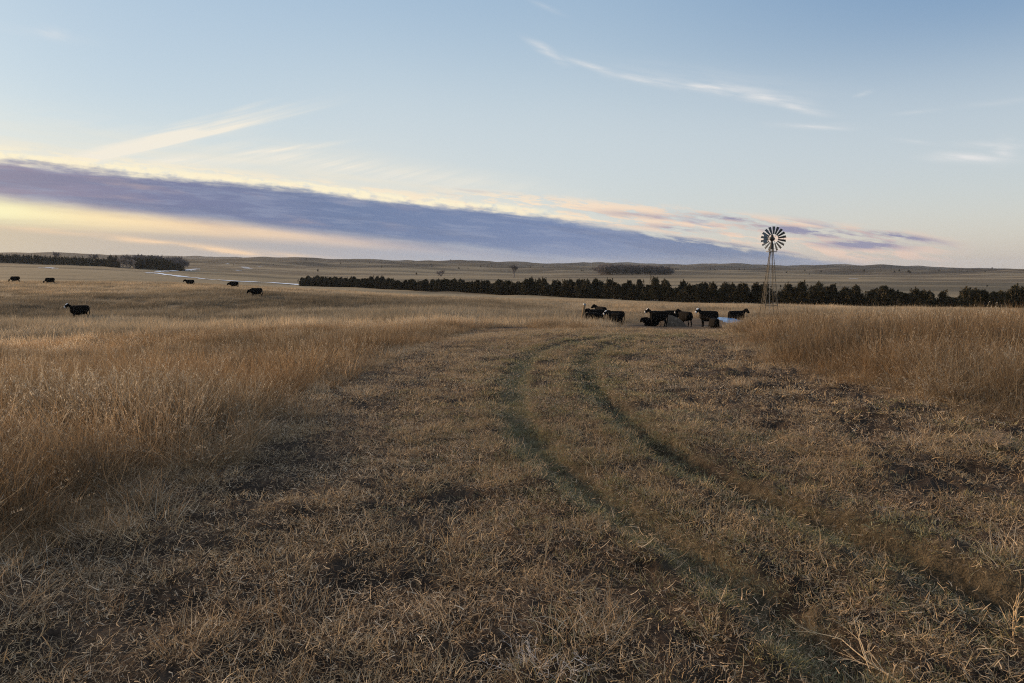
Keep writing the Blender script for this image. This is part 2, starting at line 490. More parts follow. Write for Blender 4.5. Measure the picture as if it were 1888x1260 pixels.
RUT_B = smooth_line([ground_at(u, v) for u, v in [(1290, 622), (1195, 626), (1140, 633), (1103, 645), (1083, 664), (1081, 690), (1100, 725), (1132, 760), (1180, 800), (1240, 842), (1320, 885), (1410, 925), (1500, 968), (1610, 1012), (1720, 1058), (1888, 1130)]], 2)
BARE_SPOTS = [(ground_at(u, v), r) for u, v, r in [(1462, 700, .42), (1600, 797, .5), (860, 930, .3), (800, 945, .25), (720, 1085, .3), (600, 1140, .3), (1600, 1192, .16), (1420, 790, .35), (1250, 700, .35), (1700, 900, .3), (1330, 860, .4), (470, 905, .25), (560, 860, .35), (700, 760, .4), (320, 1130, .25), (1480, 1110, .2), (1820, 870, .25), (1800, 1180, .2), (850, 1215, .22)]]


def masks(x, y):
    """mown (signed distance), bare ground round the cattle, wheel ruts, bare spots"""
    x, y = np.asarray(x, float), np.asarray(y, float)
    near = (np.hypot(x, y) < 90)
    mown = np.full(x.shape, -99.0)
    bare = np.full(x.shape, -99.0)
    rut = np.full(x.shape, 99.0)
    xn, yn = x[near], y[near]
    wob = 0.4 * pnoise(xn * 0.55, yn * 0.55, 5) + 0.3 * pnoise(xn * 2.7, yn * 2.7, 6)
    mown[near] = poly_sdf(MOWN, xn, yn) + wob * np.clip(np.hypot(xn, yn) / 9, .6, 2.5)
    bare[near] = poly_sdf(BARE, xn, yn) + wob * 2
    rw = .05 * pnoise(xn * 2.2, yn * 2.2, 9)
    rut[near] = np.minimum(line_dist(RUT_A, xn, yn) * (.9 + .35 * sstep(-np.hypot(xn, yn), -9, -5)), line_dist(RUT_B, xn, yn) * 1.0) + rw
    spot = np.zeros(x.shape)
    for (px, py), r in BARE_SPOTS:
        k = np.hypot(x - px, y - py) < 3 * r
        d = np.hypot((x[k] - px) * .7, y[k] - py) / r + .9 * fbm(x[k] * 1.4 / r ** .5, y[k] * 1.4 / r ** .5, 3, 7)
        spot[k] = np.maximum(spot[k], np.exp(-np.maximum(d, 0) ** 3) * sstep(-np.hypot(x[k] - px, y[k] - py) / r, -2.8, -2.0))
    return mown, bare, rut, spot


def height(x, y, fine=False):
    x, y = np.asarray(x, float), np.asarray(y, float)
    r = np.hypot(x, y)
    z = base_height(x, y)
    # rolling sandhills further off, low undulation in the fields nearby
    far = sstep(r, 600, 1600)
    hills = fbm(x / 460, y / 420, 3, 11, .45) + .3 * np.abs(fbm(x / 230, y / 230, 2, 31)) - .25
    z = z + far * hills * (14 + 14 * sstep(r, 1500, 3500)) * sstep(-r, -9000, -6000)
    mid = sstep(r, 18, 40) * (1 - far)
    z = z + mid * (.20 * fbm(x / 9, y / 8, 2, 41) + .45 * pnoise(x / 28, y / 17, 43) * sstep(r, 25, 60))
    z = z + sstep(r, 160, 330) * (1 - far) * .7 * fbm(x / 90, y / 60, 3, 47)
    if not fine:
        return z
    mown, bare, rut, spot = masks(x, y)
    m = sstep(mown, -.3, .4)
    lump = .055 * pnoise(x * .9, y * 1.1, 51) + .05 * np.abs(pnoise(x * 1.9, y * 2.6, 52)) + .045 * pnoise(x * 4.1, y * 5.0, 53) + .02 * pnoise(x * 9, y * 9, 54)
    lump = 1.35 * lump * (1 + .5 * sstep(x, 0, 4)) * sstep(-r, -60, -25)
    z = z + lump * np.where(m > 0, .35 + .65 * m, .35)
    da = np.full(x.shape, 99.0)
    kn = r < 60
    da[kn] = line_dist(RUT_A, x[kn], y[kn])
    z = z - .17 * (1 + .45 * sstep(-r, -11, -6)) * np.exp(-(rut / .25) ** 4) * (1 - .3 * np.exp(-(da / .5) ** 2)) * sstep(r, 2.5, 5) + .035 * np.exp(-((rut - .42) / .16) ** 2)
    z = z - .05 * spot * sstep(-r, -40, -20)
    return z


def link(o, parent=None):
    COL.objects.link(o)
    if parent is not None:
        o.parent = parent
    return o


def mesh_np(name, V, F, smooth=False, attrs=None):
    """mesh from arrays; F (n,3) or (n,4)"""
    V = np.ascontiguousarray(V, np.float32)
    F = np.ascontiguousarray(F, np.int32)
    me = bpy.data.meshes.new(name)
    me.vertices.add(len(V))
    me.vertices.foreach_set('co', V.ravel())
    n, k = F.shape
    me.loops.add(n * k)
    me.loops.foreach_set('vertex_index', F.ravel())
    me.polygons.add(n)
    me.polygons.foreach_set('loop_start', np.arange(0, n * k, k, dtype=np.int32))
    if smooth:
        me.polygons.foreach_set('use_smooth', np.ones(n, bool))
    for key, arr in (attrs or {}).items():
        arr = np.asarray(arr, np.float32)
        if arr.ndim == 1:
            at_ = me.attributes.new(key, 'FLOAT', 'POINT')
            at_.data.foreach_set('value', arr)
        else:
            at_ = me.attributes.new(key, 'FLOAT_COLOR', 'POINT')
            at_.data.foreach_set('color', np.c_[arr, np.ones(len(arr))].astype(np.float32).ravel())
    me.update(calc_edges=True)
    me.validate()
    return me


def tag(o, label=None, cat=None, group=None, kind=None):
    for k, v in (('label', label), ('category', cat), ('group', group), ('kind', kind)):
        if v:
            o[k] = v
    return o


def empty(name, loc, rz=0.0):
    o = bpy.data.objects.new(name, None)
    o.empty_display_size = .3
    o.location = loc
    o.rotation_euler = (0, 0, rz)
    return link(o)


def hz(x, y, fine=False):
    return float(height(np.array([x]), np.array([y]), fine)[0])


# ================================================================== materials
def material(name, build):
    m = bpy.data.materials.new(name)
    m.use_nodes = True
    nt = m.node_tree
    nt.nodes.clear()
    b = NB(nt)
    out = b.new('ShaderNodeOutputMaterial')
    nt.links.new(build(b), out.inputs[0])
    return m


def attr(b, name, kind='GEOMETRY'):
    n = b.new('ShaderNodeAttribute')
    n.attribute_name = name
    n.attribute_type = kind
    return n


def principled(b, color, rough=.7, spec=.3, metal=0.0, normal=None):
    p = b.new('ShaderNodeBsdfPrincipled')
    b.put(p.inputs['Base Color'], color)
    b.put(p.inputs['Roughness'], rough)
    p.inputs['Specular IOR Level'].default_value = spec
    b.put(p.inputs['Metallic'], metal)
    if normal is not None:
        b.put(p.inputs['Normal'], normal)
    return p.outputs[0]


def bump(b, h, dist, strength=1.0):
    n = b.new('ShaderNodeBump')
    n.inputs['Strength'].default_value = strength
    n.inputs['Distance'].default_value = dist
    b.put(n.inputs['Height'], h)
    return n.outputs[0]


def grass_material(name, cols, patch, hue_amt=.5, trans=.35, tip=None, spec=.25, vary=.4):
    """dry blades: each blade and each clump has its own shade, patches of the field differ, some light passes through"""
    def build(b):
        rnd = attr(b, 'rnd').outputs[2]
        t = attr(b, 't').outputs[2]
        oi = b.new('ShaderNodeObjectInfo')
        geo = b.new('ShaderNodeNewGeometry')
        col = b.ramp(rnd, [(i / (len(cols) - 1), c) for i, c in enumerate(cols)])
        pos = geo.outputs['Position']
        pn = b.noise(pos, .16, 2, .5)
        col = b.mix(b.mul(b.step(pn, .38, .62), hue_amt), col, patch)
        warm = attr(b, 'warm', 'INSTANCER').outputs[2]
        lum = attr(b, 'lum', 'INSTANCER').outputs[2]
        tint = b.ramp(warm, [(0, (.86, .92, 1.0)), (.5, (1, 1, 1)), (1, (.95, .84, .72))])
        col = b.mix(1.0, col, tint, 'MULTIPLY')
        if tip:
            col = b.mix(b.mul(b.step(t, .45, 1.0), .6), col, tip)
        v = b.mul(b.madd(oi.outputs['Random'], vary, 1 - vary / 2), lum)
        hsv = b.new('ShaderNodeHueSaturation')
        b.put(hsv.inputs['Value'], v)
        b.put(hsv.inputs['Color'], col)
        col = hsv.outputs[0]
        p = principled(b, col, .6, spec)
        tr = b.new('ShaderNodeBsdfTranslucent')
        b.put(tr.inputs[0], col)
        mx = b.new('ShaderNodeMixShader')
        mx.inputs[0].default_value = trans
        b.nt.links.new(p, mx.inputs[1])
        b.nt.links.new(tr.outputs[0], mx.inputs[2])
        return mx.outputs[0]
    return material(name, build)


def m_ground(b):
    c = attr(b, 'gcol').outputs[0]
    f = attr(b, 'gfine').outputs[2]
    geo = b.new('ShaderNodeNewGeometry')
    pos = geo.outputs['Position']
    n1 = b.noise(pos, 14.0, 3, .6)
    n2 = b.noise(pos, .35, 3, .6)
    n3 = b.noise(pos, 75.0, 3, .65)
    n1 = b.madd(n3, .6, b.mul(n1, .6))
    k = b.mix(b.mul(f, .75), b.madd(n2, .5, .75), b.madd(b.step(n1, .38, .82), 1.7, .25))
    col = b.mix(1.0, c, k, 'MULTIPLY')
    h = b.mix(f, b.mul(n2, .5), b.mul(n1, .09))
    return principled(b, col, .95, .1, normal=bump(b, h, 1.0, .7))


M_GROUND = material('prairie_ground', m_ground)


# ================================================================== the ground, one sheet to the horizon
def build_ground():
    fine_az = np.linspace(-52, 52, 900)
    coarse = np.concatenate([np.linspace(-180, -53, 60), fine_az, np.linspace(53, 179, 60)])
    nr = 720
    rr = np.exp(np.linspace(math.log(.4), math.log(14000), nr))
    A, RR = np.meshgrid(np.radians(coarse), rr)
    x, y = (RR * np.sin(A)).ravel(), (RR * np.cos(A)).ravel()
    z = height(x, y, True)
    r = np.hypot(x, y)
    mown, bare, rut, spot = masks(x, y)
    soil = np.array([.046, .033, .024])
    soil2 = np.array([.070, .049, .034])
    thatch = np.array([.20, .135, .078])
    green = np.array([.105, .085, .050])
    field = np.array([.42, .325, .20])
    grey = np.array([.29, .235, .155])
    dark = np.array([.19, .14, .092])

    def lerp(a, b, t):
        return a * (1 - t[:, None]) + b * t[:, None]
    one = np.ones(len(x))
    c = lerp(thatch[None] * one[:, None], field[None] * one[:, None], sstep(r, 60, 200))
    # far fields: bands of different grass lying across the view, hills darkened for shade
    bands = fbm(x / 420, y / 95, 3, 61)
    c = lerp(c, grey * .66, sstep(bands, -.18, .18) * sstep(r, 140, 260))
    dk = fbm(x / 300, y / 130, 3, 71)
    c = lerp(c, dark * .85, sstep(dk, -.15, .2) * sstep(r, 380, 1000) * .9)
    c = lerp(c, dark * .24, sstep(r, 1000, 1900) * (.6 + .35 * sstep(fbm(x / 160, y / 90, 2, 75), -.2, .2)))  # same grass on the hills, their shade put into the colour
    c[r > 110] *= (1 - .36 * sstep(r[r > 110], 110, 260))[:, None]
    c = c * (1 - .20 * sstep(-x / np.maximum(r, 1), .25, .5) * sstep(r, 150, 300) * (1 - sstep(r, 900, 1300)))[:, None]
    c = lerp(c, field * .62, sstep(fbm(x / 500, y / 60, 2, 77), .08, .3) * sstep(r, 350, 600) * (1 - sstep(r, 1500, 2600)) * .8)
    m = sstep(mown, -.35, .3)
    pat = sstep(fbm(x * 1.3, y * 1.7, 3, 81), -.15, .25)
    ms = lerp(soil, soil2, pat)
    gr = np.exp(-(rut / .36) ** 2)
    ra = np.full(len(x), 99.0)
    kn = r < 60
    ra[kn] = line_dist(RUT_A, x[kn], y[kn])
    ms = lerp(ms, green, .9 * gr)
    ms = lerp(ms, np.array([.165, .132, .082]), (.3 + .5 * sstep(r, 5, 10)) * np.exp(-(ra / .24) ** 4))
    ms = lerp(ms, soil * .8, .75 * np.exp(-((ra - .40 + .06 * pnoise(x * 1.7, y * 1.7, 85)) / .10) ** 2))  # shading of the rut edges painted as a dark soil ring
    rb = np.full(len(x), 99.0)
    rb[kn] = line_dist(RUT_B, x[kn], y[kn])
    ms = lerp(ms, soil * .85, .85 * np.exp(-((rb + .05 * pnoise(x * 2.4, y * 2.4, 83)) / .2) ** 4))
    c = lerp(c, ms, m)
    c = lerp(c, np.array([.095, .068, .046]), sstep(bare, -.6, .8))
    c = lerp(c, soil * .9, spot * m * .8)
    nA = len(coarse)
    I = (np.arange(nr - 1)[:, None] * nA + np.arange(nA)[None]).ravel()
    J = (np.arange(nr - 1)[:, None] * nA + (np.arange(nA)[None] + 1) % nA).ravel()
    F = np.stack([I, J, J + nA, I + nA], 1)[:, ::-1]
    # middle cap
    V = np.c_[x, y, z]
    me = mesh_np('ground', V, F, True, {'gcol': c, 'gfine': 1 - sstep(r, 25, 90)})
    bm = bmesh.new()
    bm.from_mesh(me)
    bm.verts.ensure_lookup_table()
    cap = bm.faces.new([bm.verts[i] for i in range(nA)])
    bm.normal_update()
    if cap.normal.z < 0:
        cap.normal_flip()
    bm.to_mesh(me)
    bm.free()
    me.materials.append(M_GROUND)
    o = link(bpy.data.objects.new('ground', me))
    tag(o, kind='structure')
    return o


ground = build_ground()


# ================================================================== grass: clumps of real blades, scattered
def ribbons(base, phi, L, lean, bend, width, segs, rng, flat=False, tipw=.12):
    """n curved tapering blades -> verts, quads, position along the blade"""
    n = len(L)
    P = np.zeros((n, segs + 1, 3))
    P[:, 0] = base
    h = np.stack([np.cos(phi), np.sin(phi), np.zeros(n)], 1)
    swirl = rng.normal(0, .35 if not flat else 1.0, n)
    for k in range(segs):
        th = lean + bend * ((k + .5) / segs)
        ph = phi + swirl * (k / segs)
        d = np.stack([np.sin(th) * np.cos(ph), np.sin(th) * np.sin(ph), np.cos(th)], 1)
        P[:, k + 1] = P[:, k] + d * (L / segs)[:, None]
    if flat:
        P[:, :, 2] = np.maximum(P[:, :, 2], .004)
    tw = rng.uniform(0, np.pi, n)
    w = np.stack([np.cos(tw), np.sin(tw), rng.normal(0, .3, n)], 1)
    t = np.linspace(0, 1, segs + 1)
    wd = (1 - (1 - tipw) * t ** 1.6)[None, :, None] * width[:, None, None] * .5
    A, B = P + w[:, None] * wd, P - w[:, None] * wd
    V = np.stack([A, B], 2).reshape(-1, 3)
    ids = np.arange(n)[:, None] * (segs + 1) * 2 + np.arange(segs)[None] * 2
    F = np.stack([ids, ids + 1, ids + 3, ids + 2], -1).reshape(-1, 4)
    T = np.repeat(np.tile(t, (n, 1)).ravel(), 2)
    return V, F, T, P


def merge(parts):
    Vs, Fs, Ts, Rs, o = [], [], [], [], 0
    for V, F, T, Rn in parts:
        Vs.append(V); Fs.append(F + o); Ts.append(T); Rs.append(Rn)
        o += len(V)
    return np.concatenate(Vs), np.concatenate(Fs), np.concatenate(Ts), np.concatenate(Rs)


def per_blade(rng, n, segs, lo=0, hi=1):
    return np.repeat(rng.uniform(lo, hi, n), (segs + 1) * 2)


def tall_clump(seed, n, rad, hmin, hmax, width, segs, plume=0.0, spread=.28, pw=.012):
    rng = np.random.default_rng(seed)
    rr, aa = rad * np.sqrt(rng.uniform(0, 1, n)), rng.uniform(0, 2 * np.pi, n)
    base = np.stack([rr * np.cos(aa), rr * np.sin(aa), np.full(n, -.03)], 1)
    L = rng.uniform(hmin, hmax, n) * rng.choice([1, 1, .75, .5], n) * np.where(rng.uniform(0, 1, n) < .05, 1.3, 1.0)
    phi = aa + rng.normal(0, 1.3, n)
    lean = np.abs(rng.normal(0, spread, n))
    bend = np.abs(rng.normal(.25, .45, n))
    w = width * rng.uniform(.6, 1.3, n)
    V, F, T, P = ribbons(base, phi, L, lean, bend, w, segs, rng)
    parts = [(V, F, T, per_blade(rng, n, segs, 0, .8))]
    k = np.nonzero((rng.uniform(0, 1, n) < plume) & (L > hmin))[0]
    if len(k):
        # seed heads: short soft bracts along the upper part of the stalk
        m = 12
        f = rng.uniform(.0, 1.0, (len(k), m))
        a0, a1 = P[k, segs - 1], P[k, segs]
        b0 = (a0[:, None] + (a1 - a0)[:, None] * (f[..., None] * .9 + .1)).reshape(-1, 3)
        nn = len(b0)
        V, F, T, _ = ribbons(b0, rng.uniform(0, 6.28, nn), rng.uniform(.014, .036, nn) * max(1, pw / .008) ** .7, np.abs(rng.normal(.7, .4, nn)), rng.normal(0, .3, nn), np.full(nn, pw) * rng.uniform(.5, 1.1, nn), 1, rng, tipw=.5)
        parts.append((V, F, np.ones(len(V)), per_blade(rng, nn, 1, .88, 1.0)))
    return merge(parts)


def litter_clump(seed, n, rad, lmin, lmax, width, segs=3, up=.35):
    """cut and trampled stems lying about, some sticking up"""
    rng = np.random.default_rng(seed)
    rr, aa = rad * np.sqrt(rng.uniform(0, 1, n)), rng.uniform(0, 2 * np.pi, n)
    base = np.stack([rr * np.cos(aa), rr * np.sin(aa), rng.uniform(0, .035, n)], 1)
    lean = np.where(rng.uniform(0, 1, n) < up, rng.uniform(.3, 1.1, n), rng.uniform(1.15, 1.6, n))
    V, F, T, P = ribbons(base, rng.uniform(0, 6.28, n), rng.uniform(lmin, lmax, n), lean, rng.normal(.35, .95, n), width * rng.uniform(.4, 1.3, n), segs, rng, flat=True, tipw=.3)
    return V, F, T, per_blade(rng, n, segs)


def stub_clump(seed, n, rad, lmin, lmax, width, segs=2):
    """a low mat of short curled blades growing out of a crown"""
    rng = np.random.default_rng(seed)
    rr, aa = rad * np.sqrt(rng.uniform(0, 1, n)), rng.uniform(0, 2 * np.pi, n)
    base = np.stack([rr * np.cos(aa), rr * np.sin(aa), .05 * (1 - (rr / rad) ** 2) - .01], 1)
    V, F, T, P = ribbons(base, aa + rng.normal(0, .9, n), rng.uniform(lmin, lmax, n), rng.uniform(.2, 1.2, n), rng.uniform(-.4, 1.9, n), width * rng.uniform(.5, 1.3, n), segs, rng, tipw=.2)
    return V, F, T, per_blade(rng, n, segs)


def scatter(name, label, clumps, mat, X, Y, S, SZ=None, seed=0, sink=0.0, tilt=.08, fine=True, tone=None):
    """one object of stuff: points on the ground that carry a copy of one of the clumps each"""
    rng = np.random.default_rng(seed)
    n = len(X)
    Z = height(X, Y, fine) - sink
    me = bpy.data.meshes.new(name)
    me.vertices.add(n)
    me.vertices.foreach_set('co', np.c_[X, Y, Z].astype(np.float32).ravel())
    rot = np.c_[rng.normal(0, tilt, n), rng.normal(0, tilt, n), rng.uniform(0, 6.283, n)].astype(np.float32)
    at_ = me.attributes.new('rot', 'FLOAT_VECTOR', 'POINT'); at_.data.foreach_set('vector', rot.ravel())
    s3 = np.c_[S, S, S if SZ is None else SZ].astype(np.float32)
    at_ = me.attributes.new('scl', 'FLOAT_VECTOR', 'POINT'); at_.data.foreach_set('vector', s3.ravel())
    at_ = me.attributes.new('pick', 'INT', 'POINT'); at_.data.foreach_set('value', rng.integers(0, len(clumps), n).astype(np.int32))
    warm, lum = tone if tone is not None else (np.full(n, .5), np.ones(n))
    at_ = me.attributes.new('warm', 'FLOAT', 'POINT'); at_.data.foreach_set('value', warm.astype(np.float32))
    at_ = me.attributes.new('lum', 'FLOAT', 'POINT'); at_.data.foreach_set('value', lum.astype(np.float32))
    o = link(bpy.data.objects.new(name, me))
    tag(o, label, 'grass', kind='stuff')
    ng = bpy.data.node_groups.new(name, 'GeometryNodeTree')
    ng.interface.new_socket('Geometry', in_out='INPUT', socket_type='NodeSocketGeometry')
    ng.interface.new_socket('Geometry', in_out='OUTPUT', socket_type='NodeSocketGeometry')
    N, Lk = ng.nodes.new, ng.links.new
    gi, go = N('NodeGroupInput'), N('NodeGroupOutput')
    g2i = N('GeometryNodeGeometryToInstance')
    for i, (V, F, T, Rn) in enumerate(clumps):
        cm = mesh_np(name + '_clump', V, F, False, {'t': T, 'rnd': Rn})
        cm.materials.append(mat)
        ob = bpy.data.objects.new(name + '_clump', cm)
        oi = N('GeometryNodeObjectInfo')
        oi.inputs['Object'].default_value = ob
        Lk(oi.outputs['Geometry'], g2i.inputs[0])
    iop = N('GeometryNodeInstanceOnPoints')
    Lk(gi.outputs[0], iop.inputs['Points'])
    Lk(g2i.outputs[0], iop.inputs['Instance'])
    iop.inputs['Pick Instance'].default_value = True
    for key, sock, dt in (('pick', 'Instance Index', 'INT'), ('rot', 'Rotation', 'FLOAT_VECTOR'), ('scl', 'Scale', 'FLOAT_VECTOR')):
        na = N('GeometryNodeInputNamedAttribute')
        na.data_type = dt
        na.inputs['Name'].default_value = key
        Lk(na.outputs['Attribute'], iop.inputs[sock])
    Lk(iop.outputs[0], go.inputs[0])
    md = o.modifiers.new('scatter', 'NODES')
    md.node_group = ng
    return o


def spread(rng, r0, r1, density, az0=-48, az1=46):
    area = R(az1 - az0) * (r1 * r1 - r0 * r0) / 2
    n = int(area * density)
    r = np.sqrt(rng.uniform(r0 * r0, r1 * r1, n))
    a = np.radians(rng.uniform(az0, az1, n))
    return r * np.sin(a), r * np.cos(a)


M_TALL = grass_material('bluestem_blades', [(.17, .105, .055), (.33, .22, .12), (.45, .325, .19), (.56, .44, .29), (.74, .66, .52)], (.30, .20, .11), .5, .4, None, .25, .6)
M_TALLF = grass_material('pale_prairie_blades', [(.38, .28, .175), (.48, .37, .24), (.54, .43, .30), (.58, .49, .36), (.64, .56, .45)], (.40, .31, .20), .55, .4, None, .15, .2)
M_LITTER = grass_material('cut_stems', [(.15, .10, .06), (.33, .235, .14), (.49, .35, .205), (.58, .43, .27), (.75, .61, .44)], (.31, .205, .12), .5, .25)
M_MAT = grass_material('short_dry_mat', [(.17, .115, .065), (.33, .24, .135), (.48, .345, .195), (.60, .45, .27)], (.31, .22, .12), .5, .25)
M_GREEN = grass_material('short_green_mat', [(.12, .105, .045), (.20, .175, .072), (.28, .24, .105), (.44, .36, .18)], (.18, .15, .07), .5, .25)

GR = np.random.default_rng(7)


def field_height(x, y):
    r = np.hypot(x, y)
    h = .80 + .30 * fbm(x / 4.5, y / 3.5, 2, 91) + .35 * pnoise(x / 14, y / 8, 93)
    h = h * (1 + .18 * sstep(x, 3, 9) * sstep(-r, -45, -25))
    return np.clip(h, .35, 1.35) * (1 - .35 * sstep(r, 55, 130))


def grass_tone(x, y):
    """kinds of grass from place to place: red-brown bluestem near; paler crests and greyer hollows also carry painted light and shade"""
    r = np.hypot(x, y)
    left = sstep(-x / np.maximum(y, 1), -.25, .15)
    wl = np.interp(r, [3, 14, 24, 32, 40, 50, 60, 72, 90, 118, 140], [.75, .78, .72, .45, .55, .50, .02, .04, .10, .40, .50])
    ll = np.interp(r, [3, 10, 14, 18, 22, 31, 39, 48, 55, 62, 72, 88, 108, 125, 150], [.80, .72, .74, .92, .72, .50, .95, 1.22, 1.00, .74, .84, .48, .60, 1.12, .9])  # brightness by distance, with lit crests and shaded hollows painted in
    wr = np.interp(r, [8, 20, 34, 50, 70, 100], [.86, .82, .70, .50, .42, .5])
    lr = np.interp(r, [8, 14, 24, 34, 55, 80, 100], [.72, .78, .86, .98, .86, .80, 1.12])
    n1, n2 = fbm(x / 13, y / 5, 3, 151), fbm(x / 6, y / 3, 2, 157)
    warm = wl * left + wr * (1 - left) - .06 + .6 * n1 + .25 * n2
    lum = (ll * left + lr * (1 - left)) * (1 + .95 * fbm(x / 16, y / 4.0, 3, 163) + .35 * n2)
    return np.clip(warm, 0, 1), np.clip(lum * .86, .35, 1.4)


def tall_field(name, label, clumps, mat, r0, r1, dens, base_h, seed, az0=-50, az1=46, thin=0.0):
    rng = np.random.default_rng(seed)
    x, y = spread(rng, r0, r1, dens, az0, az1)
    mown, bare, rut, spot = masks(x, y)
    k = (mown < rng.uniform(-.3, .5, len(x))) & (bare < rng.uniform(-2.2, .2, len(x)))
    x, y, mown, bare = x[k], y[k], mown[k], bare[k]
    k = fbm(x / 2.2, y / 2.2, 2, seed + 3) > rng.uniform(-1.2, -.1, len(x)) * 1.0 + thin
    x, y, mown, bare = x[k], y[k], mown[k], bare[k]
    edge = sstep(-mown, -.35, 1.0) * .55 + .45
    edge = edge * (.3 + .7 * sstep(-bare, -.3, 3.5))
    h = field_height(x, y) * edge * rng.uniform(.8, 1.2, len(x)) / base_h
    w = rng.uniform(.85, 1.25, len(x)) * (.7 + .3 * edge)
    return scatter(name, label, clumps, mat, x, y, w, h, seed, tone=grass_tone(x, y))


tall_near = [tall_clump(100 + i, 95, .27, .5, 1.0, .0058, 4, plume=.32 if i < 3 else .01, spread=.40, pw=.0075) for i in range(9)]
tall_mid = [tall_clump(120 + i, 66, .42, .55, 1.0, .0115, 3, plume=.28 if i < 2 else .03, spread=.26, pw=.013) for i in range(7)]
tall_far = [tall_clump(140 + i, 90, 1.0, .6, 1.0, .026, 2, spread=.22) for i in range(6)]
tall_field('prairie_grass', 'tall reddish brown dry prairie grass close to the wheel track', tall_near, M_TALL, 3.2, 15, 13, 1.0, 201, -58, 50)
tall_field('prairie_grass', 'tall dry prairie grass in the fields either side of the cut ground', tall_mid, M_TALL, 15, 46, 5.2, 1.0, 202, -52, 46)
tall_field('prairie_grass', 'pale dry prairie grass over the low rises where the cattle graze', tall_far, M_TALLF, 46, 175, 1.15, 1.0, 203, -46, 44)


def cut_ground(name, label, clumps, mat, r0, r1, dens, seed, want, smin, smax):
    rng = np.random.default_rng(seed)
    x, y = spread(rng, r0, r1, dens, -50, 46)
    mown, bare, rut, spot = masks(x, y)
    p = want(x, y, mown, bare, rut, spot)
    k = rng.uniform(0, 1, len(x)) < p
    x, y = x[k], y[k]
    s = rng.uniform(smin, smax, len(x))
    return scatter(name, label, clumps, mat, x, y, s, None, seed, tilt=.12)


def patch(x, y, s, seed, lo, hi):
    return sstep(fbm(x * s, y * s * 1.4, 3, seed), lo, hi)


inm = lambda m: sstep(m, -2.2, -.6)
want_litter = lambda x, y, m, b, rut, sp: inm(m) * (.16 + .84 * patch(x, y, .8, 301, -.18, .25)) * (1 - .55 * np.exp(-((m - 1.2) / .9) ** 2)) * (1 - .85 * np.exp(-(rut / .34) ** 4) * (.95 + .05 * sstep(np.hypot(x, y), 5, 11))) * (1 - .6 * sp)
want_mat = lambda x, y, m, b, rut, sp: inm(m) * patch(x, y, .75, 305, -.22, .12) * (1 - np.exp(-(rut / (.36 + .08 * sstep(np.hypot(x, y), 6, 14))) ** 4) * (.95 + .05 * sstep(np.hypot(x, y), 5, 11))) * (1 - .9 * sp) * (1 - .5 * np.exp(-((m - 1.2) / .9) ** 2))
want_green = lambda x, y, m, b, rut, sp: inm(m) * np.clip(.80 * np.exp(-(rut / .5) ** 2) + .38 * np.exp(-(rut / 1.5) ** 2) + .42 * patch(x - y * .25, y, .35, 309, -.02, .25) * sstep(x, -.8, .6), 0, 1) * (1 - .9 * sp)
def chaff_clump(seed, n, rad, lmin, lmax, width):
    """short broken bits lying flat"""
    rng = np.random.default_rng(seed)
    rr, aa = rad * np.sqrt(rng.uniform(0, 1, n)), rng.uniform(0, 2 * np.pi, n)
    base = np.stack([rr * np.cos(aa), rr * np.sin(aa), rng.uniform(0, .02, n)], 1)
    V, F, T, P = ribbons(base, rng.uniform(0, 6.28, n), rng.uniform(lmin, lmax, n), rng.uniform(1.0, 1.62, n), rng.normal(0, .8, n), width * rng.uniform(.4, 1.4, n), 2, rng, flat=True, tipw=.5)
    return V, F, T, per_blade(rng, n, 2)


lit_n = [litter_clump(400 + i, 44, .20, .02, .12, .0048, up=.2) for i in range(8)]
lit_f = [litter_clump(420 + i, 80, .36, .02, .075, .0070, 2, up=.3) for i in range(6)]
mat_n = [stub_clump(440 + i, 46, .15, .03, .095, .0048) for i in range(8)]
mat_f = [stub_clump(460 + i, 64, .26, .03, .09, .0085) for i in range(6)]
cut_ground('straw_litter', 'cut and trampled straw lying on the near ground', lit_n, M_LITTER, 2.6, 10, 42, 211, want_litter, .7, 1.35)
cut_ground('straw_litter', 'cut straw lying on the ground further along the track', lit_f, M_LITTER, 10, 42, 13, 212, want_litter, .7, 1.3)
cut_ground('dry_grass_mat', 'matted dry brown tufts on the near cut ground', mat_n, M_MAT, 2.6, 10, 48, 213, want_mat, .6, 1.5)
cut_ground('dry_grass_mat', 'matted dry brown tufts on the cut ground further along the track', mat_f, M_MAT, 10, 42, 16, 214, want_mat, .6, 1.4)
cut_ground('green_grass_mat', 'dull green short grass along the near wheel ruts', mat_n, M_GREEN, 2.6, 10, 48, 215, want_green, .5, 1.2)
cut_ground('green_grass_mat', 'dull green short grass along the wheel ruts further on', mat_f, M_GREEN, 10, 42, 16, 216, want_green, .5, 1.1)

chaff_n = [chaff_clump(480 + i, 46, .24, .015, .07, .0046) for i in range(6)]
chaff_f = [chaff_clump(490 + i, 80, .5, .02, .06, .0075) for i in range(5)]
want_chaff = lambda x, y, m, b, rut, sp: sstep(m, -1.5, -.4) * (.45 + .55 * patch(x, y, .6, 341, -.2, .25)) * (1 - .85 * np.exp(-(rut / .34) ** 4) * sstep(np.hypot(x, y), 3, 5)) * (1 - .3 * sp)
cut_ground('chaff_litter', 'short broken bits of straw strewn over the near bare ground', chaff_n, M_LITTER, 2.6, 11, 62, 221, want_chaff, .8, 1.3)
cut_ground('chaff_litter', 'short broken bits of straw strewn over the cut ground further on', chaff_f, M_LITTER, 11, 42, 11, 222, want_chaff, .8, 1.3)
M_TURF = grass_material('pressed_turf', [(.15, .14, .075), (.23, .215, .12), (.31, .285, .165), (.40, .355, .22)], (.22, .20, .11), .5, .25)
turf_n = [stub_clump(720 + i, 70, .16, .012, .045, .0044) for i in range(6)]
turf_f = [stub_clump(730 + i, 60, .24, .015, .05, .0085) for i in range(5)]
